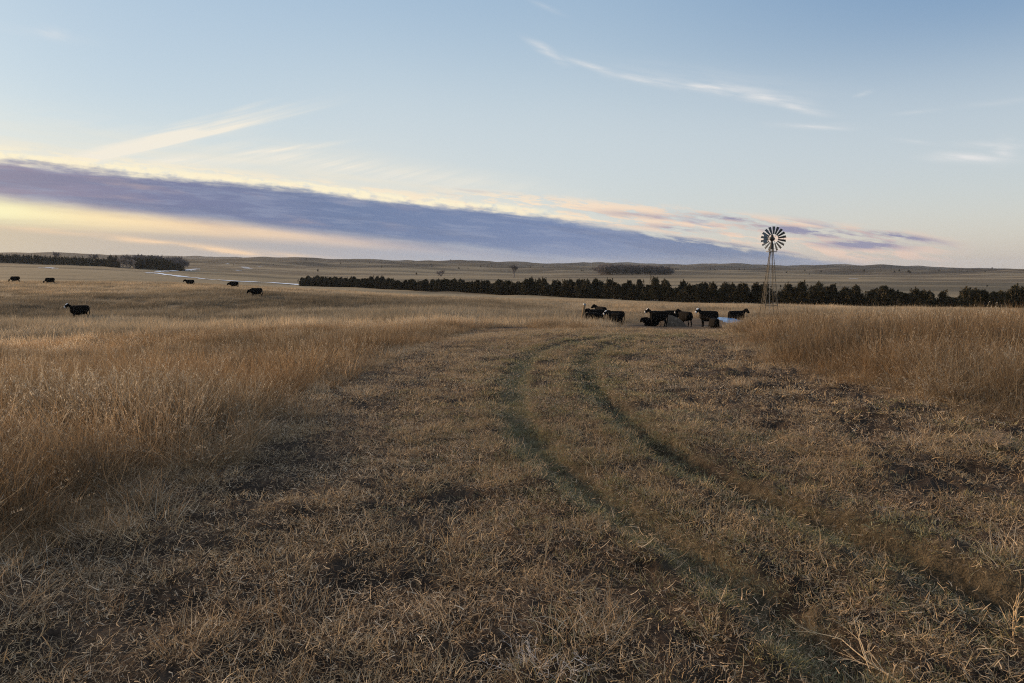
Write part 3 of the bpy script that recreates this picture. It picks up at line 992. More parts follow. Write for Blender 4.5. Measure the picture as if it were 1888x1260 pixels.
want_turf = lambda x, y, m, b, rut, sp: sstep(m, -.2, .3) * np.clip(np.exp(-(rut / .36) ** 4) * 1.0 + .15 * np.exp(-(rut / 1.4) ** 2), 0, 1) * (.5 + .5 * patch(x, y, 1.3, 351, -.25, .15))
cut_ground('short_turf', 'very short dull green turf pressed into the near wheel ruts', turf_n, M_TURF, 2.6, 11, 85, 224, want_turf, .8, 1.4)
cut_ground('short_turf', 'very short dull green turf pressed into the wheel ruts further on', turf_f, M_TURF, 11, 40, 26, 225, want_turf, .8, 1.3)
# lodged, messy tufts where the tall grass has been run over, and here and there in the cut ground
tuft = [stub_clump(700 + i, 110, .24, .14, .42, .0046, 4) for i in range(7)]
want_tuft = lambda x, y, m, b, rut, sp: np.clip(sstep(m, -2.4, -1.2) * sstep(-m, -1.1, -.1) * (.35 + .65 * sstep(-x, -.5, 1.0)) + .35 * sstep(m, .3, .8) * patch(x, y, .45, 331, .12, .3) * (1 - np.exp(-(rut / .5) ** 2)), 0, 1)
cut_ground('lodged_grass', 'messy flattened tufts of long dry grass along the edge of the tall stand', tuft, M_TALL, 2.8, 24, 5.5, 223, want_tuft, .45, .95)


# ================================================================== plain mesh building
class MB:
    def __init__(self):
        self.v, self.f = [], []

    def tube(self, pts, radii, n=8, cap=True):
        pts = [Vector(p) for p in pts]
        if not isinstance(radii, (list, tuple)):
            radii = [radii] * len(pts)
        o = len(self.v)
        up = Vector((0, 0, 1))
        for i, p in enumerate(pts):
            d = (pts[min(i + 1, len(pts) - 1)] - pts[max(i - 1, 0)]).normalized()
            s = d.cross(up if abs(d.z) < .9 else Vector((1, 0, 0))).normalized()
            t = s.cross(d)
            for k in range(n):
                a = 2 * math.pi * k / n
                self.v.append(p + (s * math.cos(a) + t * math.sin(a)) * radii[i])
        for i in range(len(pts) - 1):
            for k in range(n):
                a, b_ = o + i * n + k, o + i * n + (k + 1) % n
                self.f.append((a, b_, b_ + n, a + n))
        if cap:
            self.f.append(tuple(o + k for k in reversed(range(n))))
            self.f.append(tuple(o + (len(pts) - 1) * n + k for k in range(n)))
        return self

    def box(self, c, size, rot=None):
        o = len(self.v)
        M = rot or Matrix.Identity(3)
        for x in (-.5, .5):
            for y in (-.5, .5):
                for z in (-.5, .5):
                    self.v.append(Vector(c) + M @ Vector((x * size[0], y * size[1], z * size[2])))
        for q in ((0, 1, 3, 2), (4, 6, 7, 5), (0, 4, 5, 1), (2, 3, 7, 6), (0, 2, 6, 4), (1, 5, 7, 3)):
            self.f.append(tuple(o + i for i in q))
        return self

    def plate(self, outline, thick):
        """flat plate from a closed outline of 3-D points, given a thickness along its normal"""
        P = [Vector(p) for p in outline]
        nrm = (P[1] - P[0]).cross(P[2] - P[0]).normalized() * (thick / 2)
        o, n = len(self.v), len(P)
        self.v += [p + nrm for p in P] + [p - nrm for p in P]
        self.f.append(tuple(o + k for k in range(n)))
        self.f.append(tuple(o + n + k for k in reversed(range(n))))
        for k in range(n):
            j = (k + 1) % n
            self.f.append((o + k, o + n + k, o + n + j, o + j))
        return self

    def ring(self, c, Rr, r, ax, n=40, m=6):
        """torus in the plane square to ax"""
        ax = Vector(ax).normalized()
        s = ax.orthogonal().normalized()
        t = ax.cross(s)
        o = len(self.v)
        for i in range(n):
            a = 2 * math.pi * i / n
            d = s * math.cos(a) + t * math.sin(a)
            for k in range(m):
                b_ = 2 * math.pi * k / m
                self.v.append(Vector(c) + d * (Rr + r * math.cos(b_)) + ax * (r * math.sin(b_)))
        for i in range(n):
            for k in range(m):
                i2, k2 = (i + 1) % n, (k + 1) % m
                self.f.append((o + i * m + k, o + i2 * m + k, o + i2 * m + k2, o + i * m + k2))
        return self

    def loft(self, secs, n=20, ex=2.0):
        """secs: (centre, side vector, up vector); a closed tube of rounded sections"""
        o = len(self.v)
        for c, s, u in secs:
            c, s, u = Vector(c), Vector(s), Vector(u)
            for k in range(n):
                a = 2 * math.pi * k / n
                ca, sa = math.cos(a), math.sin(a)
                self.v.append(c + s * math.copysign(abs(ca) ** (2 / ex), ca) + u * math.copysign(abs(sa) ** (2 / ex), sa))
        for i in range(len(secs) - 1):
            for k in range(n):
                a, b_ = o + i * n + k, o + i * n + (k + 1) % n
                self.f.append((a, b_, b_ + n, a + n))
        self.f.append(tuple(o + k for k in reversed(range(n))))
        self.f.append(tuple(o + (len(secs) - 1) * n + k for k in range(n)))
        return self

    def mesh(self, name, mat=None, smooth=False):
        me = bpy.data.meshes.new(name)
        me.from_pydata([tuple(v) for v in self.v], [], self.f)
        if smooth:
            me.polygons.foreach_set('use_smooth', [True] * len(me.polygons))
        if mat:
            me.materials.append(mat)
        me.update()
        return me

    def build(self, name, mat, parent=None, smooth=False):
        return link(bpy.data.objects.new(name, self.mesh(name, mat, smooth)), parent)


def copy_tree(o, parent=None):
    c = o.copy()
    COL.objects.link(c)
    if parent is not None:
        c.parent = parent
    for ch in [q for q in bpy.data.objects if q.parent is o]:
        copy_tree(ch, c)
    return c


def dup(o, loc, rz, scale, kids=None):
    """a copy of a thing with copies of its parts"""
    c = o.copy()
    COL.objects.link(c)
    c.location, c.rotation_euler, c.scale = loc, (0, 0, rz), scale
    for ch in (kids or []):
        q = ch.copy()
        COL.objects.link(q)
        q.parent = c
    return c


# ================================================================== simple surfaces
def m_cedar(b):
    rnd = attr(b, 'rnd').outputs[2]
    oi = b.new('ShaderNodeObjectInfo')
    c = b.ramp(rnd, [(0, (.024, .022, .013)), (.45, (.046, .040, .021)), (.8, (.075, .058, .030)), (1, (.115, .080, .042))])
    h = b.new('ShaderNodeHueSaturation')
    b.put(h.inputs['Value'], b.madd(oi.outputs['Random'], .5, .75))
    b.put(h.inputs['Color'], c)
    return principled(b, h.outputs[0], .8, .15)


def m_bark(c0, c1, sc_=12):
    def f(b):
        geo = b.new('ShaderNodeTexCoord')
        n = b.noise(geo.outputs['Object'], sc_, 4, .6)
        oi = b.new('ShaderNodeObjectInfo')
        c = b.mix(b.m('MULTIPLY', n, 1.0), c0, c1)
        h = b.new('ShaderNodeHueSaturation')
        b.put(h.inputs['Value'], b.madd(oi.outputs['Random'], .4, .8))
        b.put(h.inputs['Color'], c)
        return principled(b, h.outputs[0], .85, .2, normal=bump(b, n, .02, .5))
    return f


def m_metal(c0, c1, rough=.45, metal=.8):
    def f(b):
        geo = b.new('ShaderNodeTexCoord')
        n = b.noise(geo.outputs['Object'], 5.0, 4, .6)
        return principled(b, b.mix(b.step(n, .35, .65), c0, c1), b.madd(n, .3, rough - .1), .5, metal)
    return f


M_CEDAR = material('cedar_foliage', m_cedar)
M_CEDAR_BARK = material('cedar_bark', m_bark((.09, .055, .038), (.17, .115, .085)))
M_TWIG = material('bare_twigs', m_bark((.13, .105, .10), (.22, .185, .17)))
M_TWIG_PALE = material('pale_bare_twigs', m_bark((.22, .17, .14), (.36, .29, .24)))
M_GALV = material('galvanised_steel', m_metal((.22, .24, .26), (.34, .36, .38), .5, .35))
M_BLADE = material('weathered_blade_steel', m_metal((.055, .065, .075), (.10, .115, .13), .55, .35))
M_VANE = material('vane_steel', m_metal((.10, .13, .16), (.15, .19, .22), .55, .3))
M_TOWER = material('tower_angle_steel', m_metal((.075, .060, .042), (.15, .12, .08), .55, .1))
M_DARKIRON = material('dark_iron', m_metal((.03, .028, .026), (.055, .05, .045), .6, .4))
M_POSTWOOD = material('weathered_post_wood', m_bark((.16, .10, .05), (.30, .20, .11), 30))
M_STALK = material('dry_weed_stalk', m_bark((.42, .29, .16), (.60, .46, .29), 60))
M_STALK_TAN = material('grey_tan_weed', m_bark((.26, .19, .13), (.40, .31, .23), 60))
M_STALK_PALE = material('bleached_weed', m_bark((.50, .42, .34), (.72, .63, .54), 60))


def m_snow(b):
    geo = b.new('ShaderNodeNewGeometry')
    n = b.noise(geo.outputs['Position'], .5, 4, .6)
    return principled(b, b.mix(n, (.66, .72, .84), (.88, .90, .95)), .55, .4, normal=bump(b, n, .15, .4))


M_SNOW = material('snow_and_ice', m_snow)


def m_pool(b):
    geo = b.new('ShaderNodeNewGeometry')
    n = b.noise(geo.outputs['Position'], 3.0, 4, .6)
    return principled(b, b.mix(b.step(n, .42, .6), (.05, .14, .30), (.15, .30, .54)), .35, .4, normal=bump(b, n, .02, .4))


M_POOL = material('pool_ice', m_pool)


def m_mound(b):
    geo = b.new('ShaderNodeNewGeometry')
    n = b.noise(geo.outputs['Position'], 4.0, 5, .65)
    return principled(b, b.ramp(n, [(.3, (.055, .042, .032)), (.6, (.12, .092, .066)), (.75, (.22, .175, .125))]), .95, .1, normal=bump(b, n, .12, .9))


M_MOUND = material('mound_earth', m_mound)


def m_hide(b):
    w = attr(b, 'white').outputs[2]
    oi = b.new('ShaderNodeObjectInfo')
    geo = b.new('ShaderNodeTexCoord')
    n = b.noise(geo.outputs['Object'], 9.0, 3, .6)
    black = b.mix(b.mul(n, .8), (.006, .005, .0045), (.013, .010, .008))
    c = b.mix(w, black, (.62, .60, .58))
    return principled(b, c, b.madd(n, .15, .8), .06)


M_HIDE = material('cattle_hide', m_hide)


# ================================================================== trees
def foliage_mesh(name, C, D, Ls, Ws, rng, mat, rnd):
    """sprays: at each point a small fan of narrow leaf-shaped faces along D"""
    n = len(C)
    D = D / np.linalg.norm(D, axis=1)[:, None]
    Q = rng.normal(0, 1, (n, 3))
    S = np.cross(D, Q)
    S /= np.linalg.norm(S, axis=1)[:, None]
    tip = C + D * Ls[:, None]
    mid = C + D * (Ls * .45)[:, None]
    V = np.stack([C, mid + S * Ws[:, None], tip, mid - S * Ws[:, None]], 1).reshape(-1, 3)
    F = np.arange(4 * n).reshape(n, 4)
    me = mesh_np(name, V, F, False, {'rnd': np.repeat(rnd, 4)})
    me.materials.append(mat)
    return me


def cedar_crown(seed, H=5.0, Rm=1.75, n=2600, leaders=4):
    rng = np.random.default_rng(seed)
    lob = rng.uniform(0, 6.28, 5)
    # branch tips spread over a broad cone, crowded and uneven
    nb = 170
    hb = rng.uniform(.02, 1, nb) ** 1.05
    ab = rng.uniform(0, 2 * np.pi, nb)
    prof = np.clip((1 - hb) ** .72, .04, 1) * np.clip(.62 + hb * 2.4, 0, 1)
    Rb = Rm * prof * (.78 + .22 * np.sin(2 * ab + lob[0]) * np.sin(3 * hb * 3 + lob[1])) * rng.uniform(.72, 1.12, nb)
    tips = np.stack([Rb * np.cos(ab), Rb * np.sin(ab), hb * H * .86 + .25 + Rb * .18], 1)
    roots = np.stack([np.zeros(nb), np.zeros(nb), np.maximum(.15, hb * H * .93 - Rb * .25)], 1)
    k = rng.integers(0, nb, n)
    f = rng.uniform(.25, 1.05, n) ** .6
    C = roots[k] + (tips[k] - roots[k]) * f[:, None] + rng.normal(0, .14, (n, 3))
    D = (tips[k] - roots[k]) / np.maximum(Rb[k], .3)[:, None] + np.array([0, 0, .55]) + rng.normal(0, .45, (n, 3))
    L, W = rng.uniform(.22, .5, n), rng.uniform(.05, .11, n)
    # pointed leaders at the top
    ex = []
    for i in range(leaders):
        ox, oy = rng.normal(0, Rm * .33, 2)
        top = H * (rng.uniform(.80, 1.14) - .16 * math.hypot(ox, oy) / Rm)
        m = 90
        z = top - H * .42 * rng.uniform(0, 1, m) ** 1.3
        r = (top - z) / (H * .42) * .50
        a = rng.uniform(0, 6.28, m)
        ex.append(np.stack([ox + r * np.cos(a), oy + r * np.sin(a), z - .1], 1))
    E = np.concatenate(ex)
    C = np.concatenate([C, E]); ne = len(E)
    D = np.concatenate([D, rng.normal(0, .4, (ne, 3)) + np.array([0, 0, 1.1])])
    L, W = np.r_[L, rng.uniform(.18, .38, ne)], np.r_[W, rng.uniform(.03, .07, ne)]
    C[:, 2] = np.maximum(C[:, 2], .05)
    rn = np.clip(np.r_[rng.uniform(0, 1, nb)[k] * .7 + rng.uniform(0, .3, n), rng.uniform(.3, 1, ne)], 0, 1)
    return foliage_mesh('crown', C, D, L, W, rng, M_CEDAR, rn)


def cedar_trunk(seed, H=5.0):
    rng = random.Random(seed)
    m = MB()
    m.tube([(0, 0, -.4), (rng.uniform(-.05, .05), 0, H * .3), (rng.uniform(-.1, .1), rng.uniform(-.1, .1), H * .65), (0, 0, H * .93)], [.16, .12, .07, .02], 8)
    for i in range(14):
        z = H * (.06 + .055 * i)
        a = i * 2.4
        l = 1.25 * (1 - z / H) + .15
        m.tube([(0, 0, z), (l * .5 * math.cos(a), l * .5 * math.sin(a), z + .08), (l * math.cos(a), l * math.sin(a), z + .3)], [.045, .03, .01], 5)
    return m.mesh('trunk', M_CEDAR_BARK, True)


def shelterbelt():
    crowns = [cedar_crown(500 + i, 5.0, 1.55 + .1 * (i % 4), 2600, 4 + i % 4) for i in range(9)]
    trunks = [cedar_trunk(520 + i) for i in range(4)]
    protos = []
    for i, c in enumerate(crowns):
        e_ = bpy.data.objects.new('cedar_tree', None)
        cr = bpy.data.objects.new('crown', c)
        tr = bpy.data.objects.new('trunk', trunks[i % 4])
        protos.append((e_, [cr, tr]))
    rng = random.Random(12)
    # the row runs from the far left end to beyond the right-hand edge
    ends = [at(556, 352), at(760, 292), at(960, 238), at(1150, 208), at(1400, 180), at(1640, 160), at(1888, 148), at(2060, 142)]
    pts = []
    for (ax, ay), (bx, by) in zip(ends[:-1], ends[1:]):
        d = math.hypot(bx - ax, by - ay)
        k = max(1, round(d / 1.8))
        for i in range(k):
            pts.append((ax + (bx - ax) * i / k, ay + (by - ay) * i / k))
    for i, (x, y) in enumerate(pts):
        for row in (0, 1):
            if row and rng.random() < .1:
                continue
            x_, y_ = x + rng.uniform(-.55, .55) + row * .9, y + rng.uniform(-.8, .8) + row * 4.2
            s = rng.uniform(.62, 1.18) * (1.0 + .06 * math.sin(i * .23) + .04 * math.sin(i * .061 + 1)) * (.92 if y > 250 else 1.0) * (1.1 if 225 > y > 200 else 1)
            if rng.random() < .12:
                s *= .8
            e_, kids = rng.choice(protos)
            o = dup(e_, (x_, y_, hz(x_, y_) - .05), rng.uniform(0, 6.28), (rng.uniform(1.15, 1.65), rng.uniform(1.15, 1.65), s), kids)
            o.name = 'cedar_tree'
            tag(o, 'dark green cedar in the long unbroken row of cedars behind the tall grass', 'tree', 'cedars in the long shelterbelt row')


shelterbelt()


def bare_tree_mesh(name, seed, H, mat, spreadf=1.0, twig=.03, depth=5, trunk=.22, low=False):
    """limbs dividing again and again into fine twigs"""
    rng = random.Random(seed)
    m = MB()

    def grow(p, d, L, r, k):
        q = p + d * L * .5 + Vector((rng.gauss(0, .05), rng.gauss(0, .05), rng.gauss(0, .03))) * L
        e_ = p + d * L
        n = 7 if k == 0 else (5 if k < 3 else 3)
        m.tube([p, q, e_], [r, r * .85, max(r * .68, twig * .5)], n, cap=False)
        if k >= depth:
            return
        kids = rng.choice((3, 3, 4)) if k < depth - 1 else rng.choice((4, 5))
        for i in range(kids):
            a = rng.uniform(.25, .75) * spreadf * (1.15 if k > 1 else .8)
            b_ = rng.uniform(0, 6.283)
            s = d.orthogonal().normalized()
            t = d.cross(s)
            nd = (d * math.cos(a) + (s * math.cos(b_) + t * math.sin(b_)) * math.sin(a) + Vector((0, 0, .16))).normalized()
            grow(p + d * L * rng.uniform(.7 if k == 0 else .35, 1.0), nd, L * rng.uniform(.58, .82), max(r * rng.uniform(.5, .68), twig), k + 1)
    L0 = H * .30
    if low:
        for i in range(5):
            a = i * 1.3
            grow(Vector((.1 * math.cos(a), .1 * math.sin(a), -.2)), Vector((.55 * math.cos(a), .55 * math.sin(a), .8)).normalized(), L0, trunk * .6, 1)
    else:
        grow(Vector((0, 0, -.3)), Vector((rng.gauss(0, .04), rng.gauss(0, .04), 1)).normalized(), L0, trunk, 0)
    zs = max(v.z for v in m.v)
    k = H / zs
    m.v = [v * k for v in m.v]
    return m.mesh(name, mat)


def far_trees():
    rng = random.Random(33)
    bare = [bare_tree_mesh('bare_tree', 600 + i, 13, M_TWIG, 1.0, .07, 5, .2, i > 1) for i in range(5)]
    pale = [bare_tree_mesh('bare_tree', 610 + i, 11, M_TWIG_PALE, .8, .05, 5) for i in range(2)]
    conif = [cedar_crown(620 + i, 11.0, 2.6, 1500, 3) for i in range(5)]
    # scale the sprays of the tall far conifers up with the tree
    for c in conif:
        n = len(c.vertices)
        co = np.empty(n * 3, np.float32)
        c.vertices.foreach_get('co', co)
        q = co.reshape(-1, 4, 3)
        ctr = q.mean(1, keepdims=True)
        q[:] = ctr + (q - ctr) * 2.2
        c.vertices.foreach_set('co', q.ravel())
        c.update()

    def put(me, name, x, y, s, label, group, cat='tree', sx=1.0):
        o = link(bpy.data.objects.new(name, me))
        o.location = (x, y, hz(x, y) - .1)
        o.rotation_euler = (0, 0, rng.uniform(0, 6.28))
        o.scale = (s * sx, s * sx, s)
        tag(o, label, cat, group)
        return o
    # the dark wood at the left: conifers in a belt
    for i in range(125):
        f = i / 124
        u = -60 + 275 * f
        d = 770 - 70 * f + rng.uniform(-14, 14)
        x, y = at(u + rng.uniform(-2, 2), d)
        put(rng.choice(conif), 'conifer_tree', x, y, rng.uniform(.76, .94) * (1.0 - .12 * f), 'dark conifer in the straight belt on the rise beyond the left pasture', 'conifers of the belt on the left rise', sx=1.25)
    for i in range(52):
        u = rng.uniform(250, 343)
        d = rng.uniform(636, 662)
        top = .98 if u < 300 else max(.5, .98 - (u - 300) / 85)
        x, y = at(u, d)
        put(rng.choice(conif), 'conifer_tree', x, y, top * rng.uniform(.85, 1.08), 'dark rounded conifer in the clump above the frozen creek', 'conifers of the clump by the creek', sx=1.3)
    for i in range(14):
        x, y = at(rng.uniform(203, 222), rng.uniform(645, 690))
        put(rng.choice(conif), 'conifer_tree', x, y, rng.uniform(.85, 1.1), 'dark conifer where the belt ends beside the bare trees', 'conifers at the end of the left belt', sx=1.1)
    for i in range(42):
        x, y = at(rng.uniform(224, 338), rng.uniform(668, 700))
        put(rng.choice(bare), 'bare_tree', x, y, rng.uniform(.85, 1.15), 'grey leafless tree rising behind the dark conifer clump by the creek', 'bare trees behind the conifer clump')
    for i in range(9):
        x, y = at(rng.uniform(223, 258), rng.uniform(632, 640))
        put(rng.choice(pale), 'bare_tree', x, y, rng.uniform(.75, 1.0), 'pale leafless tree standing in front of the dark wood', 'pale bare trees before the wood')
    for u, d, s, v in ((105, 800, 1.25, 0), (110, 803, 1.15, 1), (172, 770, 1.15, 2), (180, 768, 1.25, 3), (258, 700, 1.25, 1)):
        x, y = at(u, d)
        put(bare[v % 2], 'bare_tree', x, y, s * .80, 'leafless tree whose thin top shows above the dark conifer belt', 'bare trees topping the belt')
    # the grey grove far across the plain
    for i in range(120):
        f = (i + rng.uniform(-.4, .4)) / 119
        u = 1107 + 130 * f
        x, y = at(u, 905 + rng.uniform(0, 34))
        e_ = min(1, .62 + 4 * min(f + .02, 1.02 - f)) if f > .5 else 1
        put(rng.choice(bare), 'bare_tree', x, y, rng.uniform(.88, 1.1) * (1.08 - .18 * f) * e_, 'leafless grey tree in the dense grove on the far plain', 'bare trees of the grove on the plain', sx=1.1)
    # lone trees
    lone = bare_tree_mesh('bare_tree', 640, 13.5, M_TWIG, 1.0, .05, 5, .35)
    x, y = at(947, 680)
    put(lone, 'bare_tree', x, y, 1.0, 'tall leafless cottonwood standing alone on the plain past the cedar row', None)
    lowt = bare_tree_mesh('bare_tree', 641, 7.5, M_TWIG, 1.15, .05, 5, .3, True)
    x, y = at(813, 780)
    put(lowt, 'bare_tree', x, y, 1.0, 'low spreading leafless tree on the plain, smaller than the lone cottonwood', None)
    sky = bare_tree_mesh('bare_tree', 642, 11, M_TWIG, 1.0, .16, 4, .5)
    x, y = at(565, 2050)
    put(sky, 'bare_tree', x, y, 1.0, 'lone leafless tree on the skyline of the far hills', None)
    # small cedars dotted over the sandhills
    dots = [(586, 500, 900, 5), (628, 486, 1750, 6), (702, 481, 2000, 6), (681, 485, 1800, 5), (704, 493, 1450, 5), (768, 506, 800, 4), (725, 485, 1900, 5), (762, 483, 2100, 5), (795, 488, 1700, 6), (796, 492, 1500, 5), (831, 480, 2200, 6),
            (846, 495, 1400, 6), (863, 496, 1350, 4), (886, 492, 1500, 5), (899, 491, 1600, 4), (907, 491, 1650, 5), (905, 486, 2000, 5), (1001, 488, 1900, 6), (978, 493, 1500, 5), (1075, 500, 1100, 4), (1092, 496, 1400, 6), (1097, 496, 1420, 5),
            (1072, 499, 1200, 4), (1246, 497, 1600, 7), (1250, 497, 1620, 6), (1310, 497, 1900, 8), (1318, 498, 1850, 8), (1363, 497, 1900, 6), (1373, 497, 1900, 6), (1450, 503, 1500, 6), (1484, 499, 1900, 7), (1514, 501, 1600, 6), (1492, 506, 1300, 4), (1593, 500, 1700, 9),
            (1649, 502, 1500, 7), (1658, 500, 1600, 8), (1675, 502, 1500, 9), (1678, 503, 1480, 7), (1731, 500, 1500, 6), (1817, 493.5, 1650, 8), (1839, 494.5, 1600, 7), (1829, 495, 1600, 6), (1793, 494, 1650, 6), (1880, 494, 1700, 6), (1816, 501, 1300, 5), (1783, 501, 1300, 4), (1820, 528, 470, 2), (431, 489, 1100, 3), (504, 488, 1500, 4)]
    for u, v, d, h in dots:
        g = ground_at(u, v + .7, lambda x, y: height(x, y))
        x, y = g if g and g[1] < 3200 else at(u, d)
        h = h * max(.6, min(1.6, y / d))
        put(rng.choice(conif), 'cedar_tree', x, y, h * .66 / 11, 'small dark cedar scattered alone on the bare far hills', 'cedars dotted over the far hills', sx=2.4)


far_trees()


# ================================================================== creek, snow
def ribbon_on_ground(name, pts, widths, lift, mat):
    pts = smooth_line(pts, 3)
    w = np.interp(np.linspace(0, 1, len(pts)), np.linspace(0, 1, len(widths)), widths)
    rng = np.random.default_rng(len(pts))
    t = np.gradient(pts, axis=0)
    t /= np.linalg.norm(t, axis=1)[:, None]
    nrm = np.stack([-t[:, 1], t[:, 0]], 1)
    V = []
    cross = np.linspace(-1, 1, 7)
    wob = w * (.75 + .5 * rng.uniform(0, 1, len(pts)))
    for c in cross:
        p = pts + nrm * (wob * c / 2)[:, None]
        V.append(np.c_[p, height(p[:, 0], p[:, 1]) + lift - .12 * lift * abs(c)])
    V = np.stack(V, 1).reshape(-1, 3)
    n, m = len(pts), len(cross)
    I = (np.arange(n - 1)[:, None] * m + np.arange(m - 1)[None]).ravel()
    me = mesh_np(name, V, np.stack([I, I + 1, I + m + 1, I + m], 1), True)
    me.materials.append(mat)
    return tag(link(bpy.data.objects.new(name, me)), kind='structure')


def patch_on_ground(name, u, dist, rx, ry, lift, mat, seed, level=False):
    x0, y0 = at(u, dist)
    rng = np.random.default_rng(seed)
    n, rings = 36, 8
    a = np.linspace(0, 2 * np.pi, n, endpoint=False)
    rad = 1 + .22 * np.sin(2 * a + rng.uniform(0, 6)) + .16 * np.sin(3 * a + rng.uniform(0, 6)) + .1 * np.sin(7 * a + rng.uniform(0, 6))
    V = [(x0, y0)]
    for k in range(1, rings + 1):
        f = k / rings
        V += list(zip(x0 + rx * f * rad * np.cos(a), y0 + ry * f * rad * np.sin(a)))
    V = np.array(V)
    z = height(V[:, 0], V[:, 1], True) + lift
    if level:
        z[:] = z.max()
    me = bpy.data.meshes.new(name)
    F = [(0, 1 + i, 1 + (i + 1) % n) for i in range(n)]
    for k in range(rings - 1):
        F += [(1 + k * n + i, 1 + (k + 1) * n + i, 1 + (k + 1) * n + (i + 1) % n, 1 + k * n + (i + 1) % n) for i in range(n)]
    me.from_pydata(np.c_[V, z].tolist(), [], F)
    me.materials.append(mat)
    me.update()
    return tag(link(bpy.data.objects.new(name, me)), kind='structure')


def G(u, v):
    g = ground_at(u, v, lambda x, y: height(x, y))
    return g


def snow_and_creek():
    main = [(268, 504), (290, 504), (310, 507.5), (330, 510.5), (352, 512.5), (380, 515.5), (410, 518), (440, 519.5), (470, 520.5), (500, 521.8), (530, 523.8), (560, 526), (590, 528)]
    pts = [G(u, v) for u, v in main]
    ribbon_on_ground('frozen_creek', [p for p in pts if p and 300 < p[1] < 900], [3, 5, 6, 4, 2.5, 4, 5, 6, 5], .3, M_SNOW)
    pts = [G(u, v) for u, v in [(290, 501.8), (310, 500.6), (335, 499.3), (350, 498.8), (366, 498.4)]]
    ribbon_on_ground('frozen_creek', [p for p in pts if p and p[1] < 1200], [4, 7, 7, 5], .35, M_SNOW)
    for i, (u, v, rx, ry) in enumerate(((352, 497.5, 5, 14), (362, 495.5, 3, 10), (448, 492.8, 5, 12), (453, 494.6, 6, 14), (458, 496.2, 4, 10), (420, 487, 2, 9), (440, 499, 3, 7), (83, 495.2, 3, 6), (93, 494.8, 2.5, 6), (100, 495.8, 1.5, 4), (480, 491.5, 6, 5), (1575, 515, 3, 5))):
        g = G(u, v)
        if g and g[1] < 3000:
            patch_on_ground('snow_patch', u, g[1], rx, ry, .3, M_SNOW, 70 + i)
    g = G(953, 586)
    patch_on_ground('snow_patch', 953, g[1], .28, .5, .06, M_SNOW, 90)


snow_and_creek()


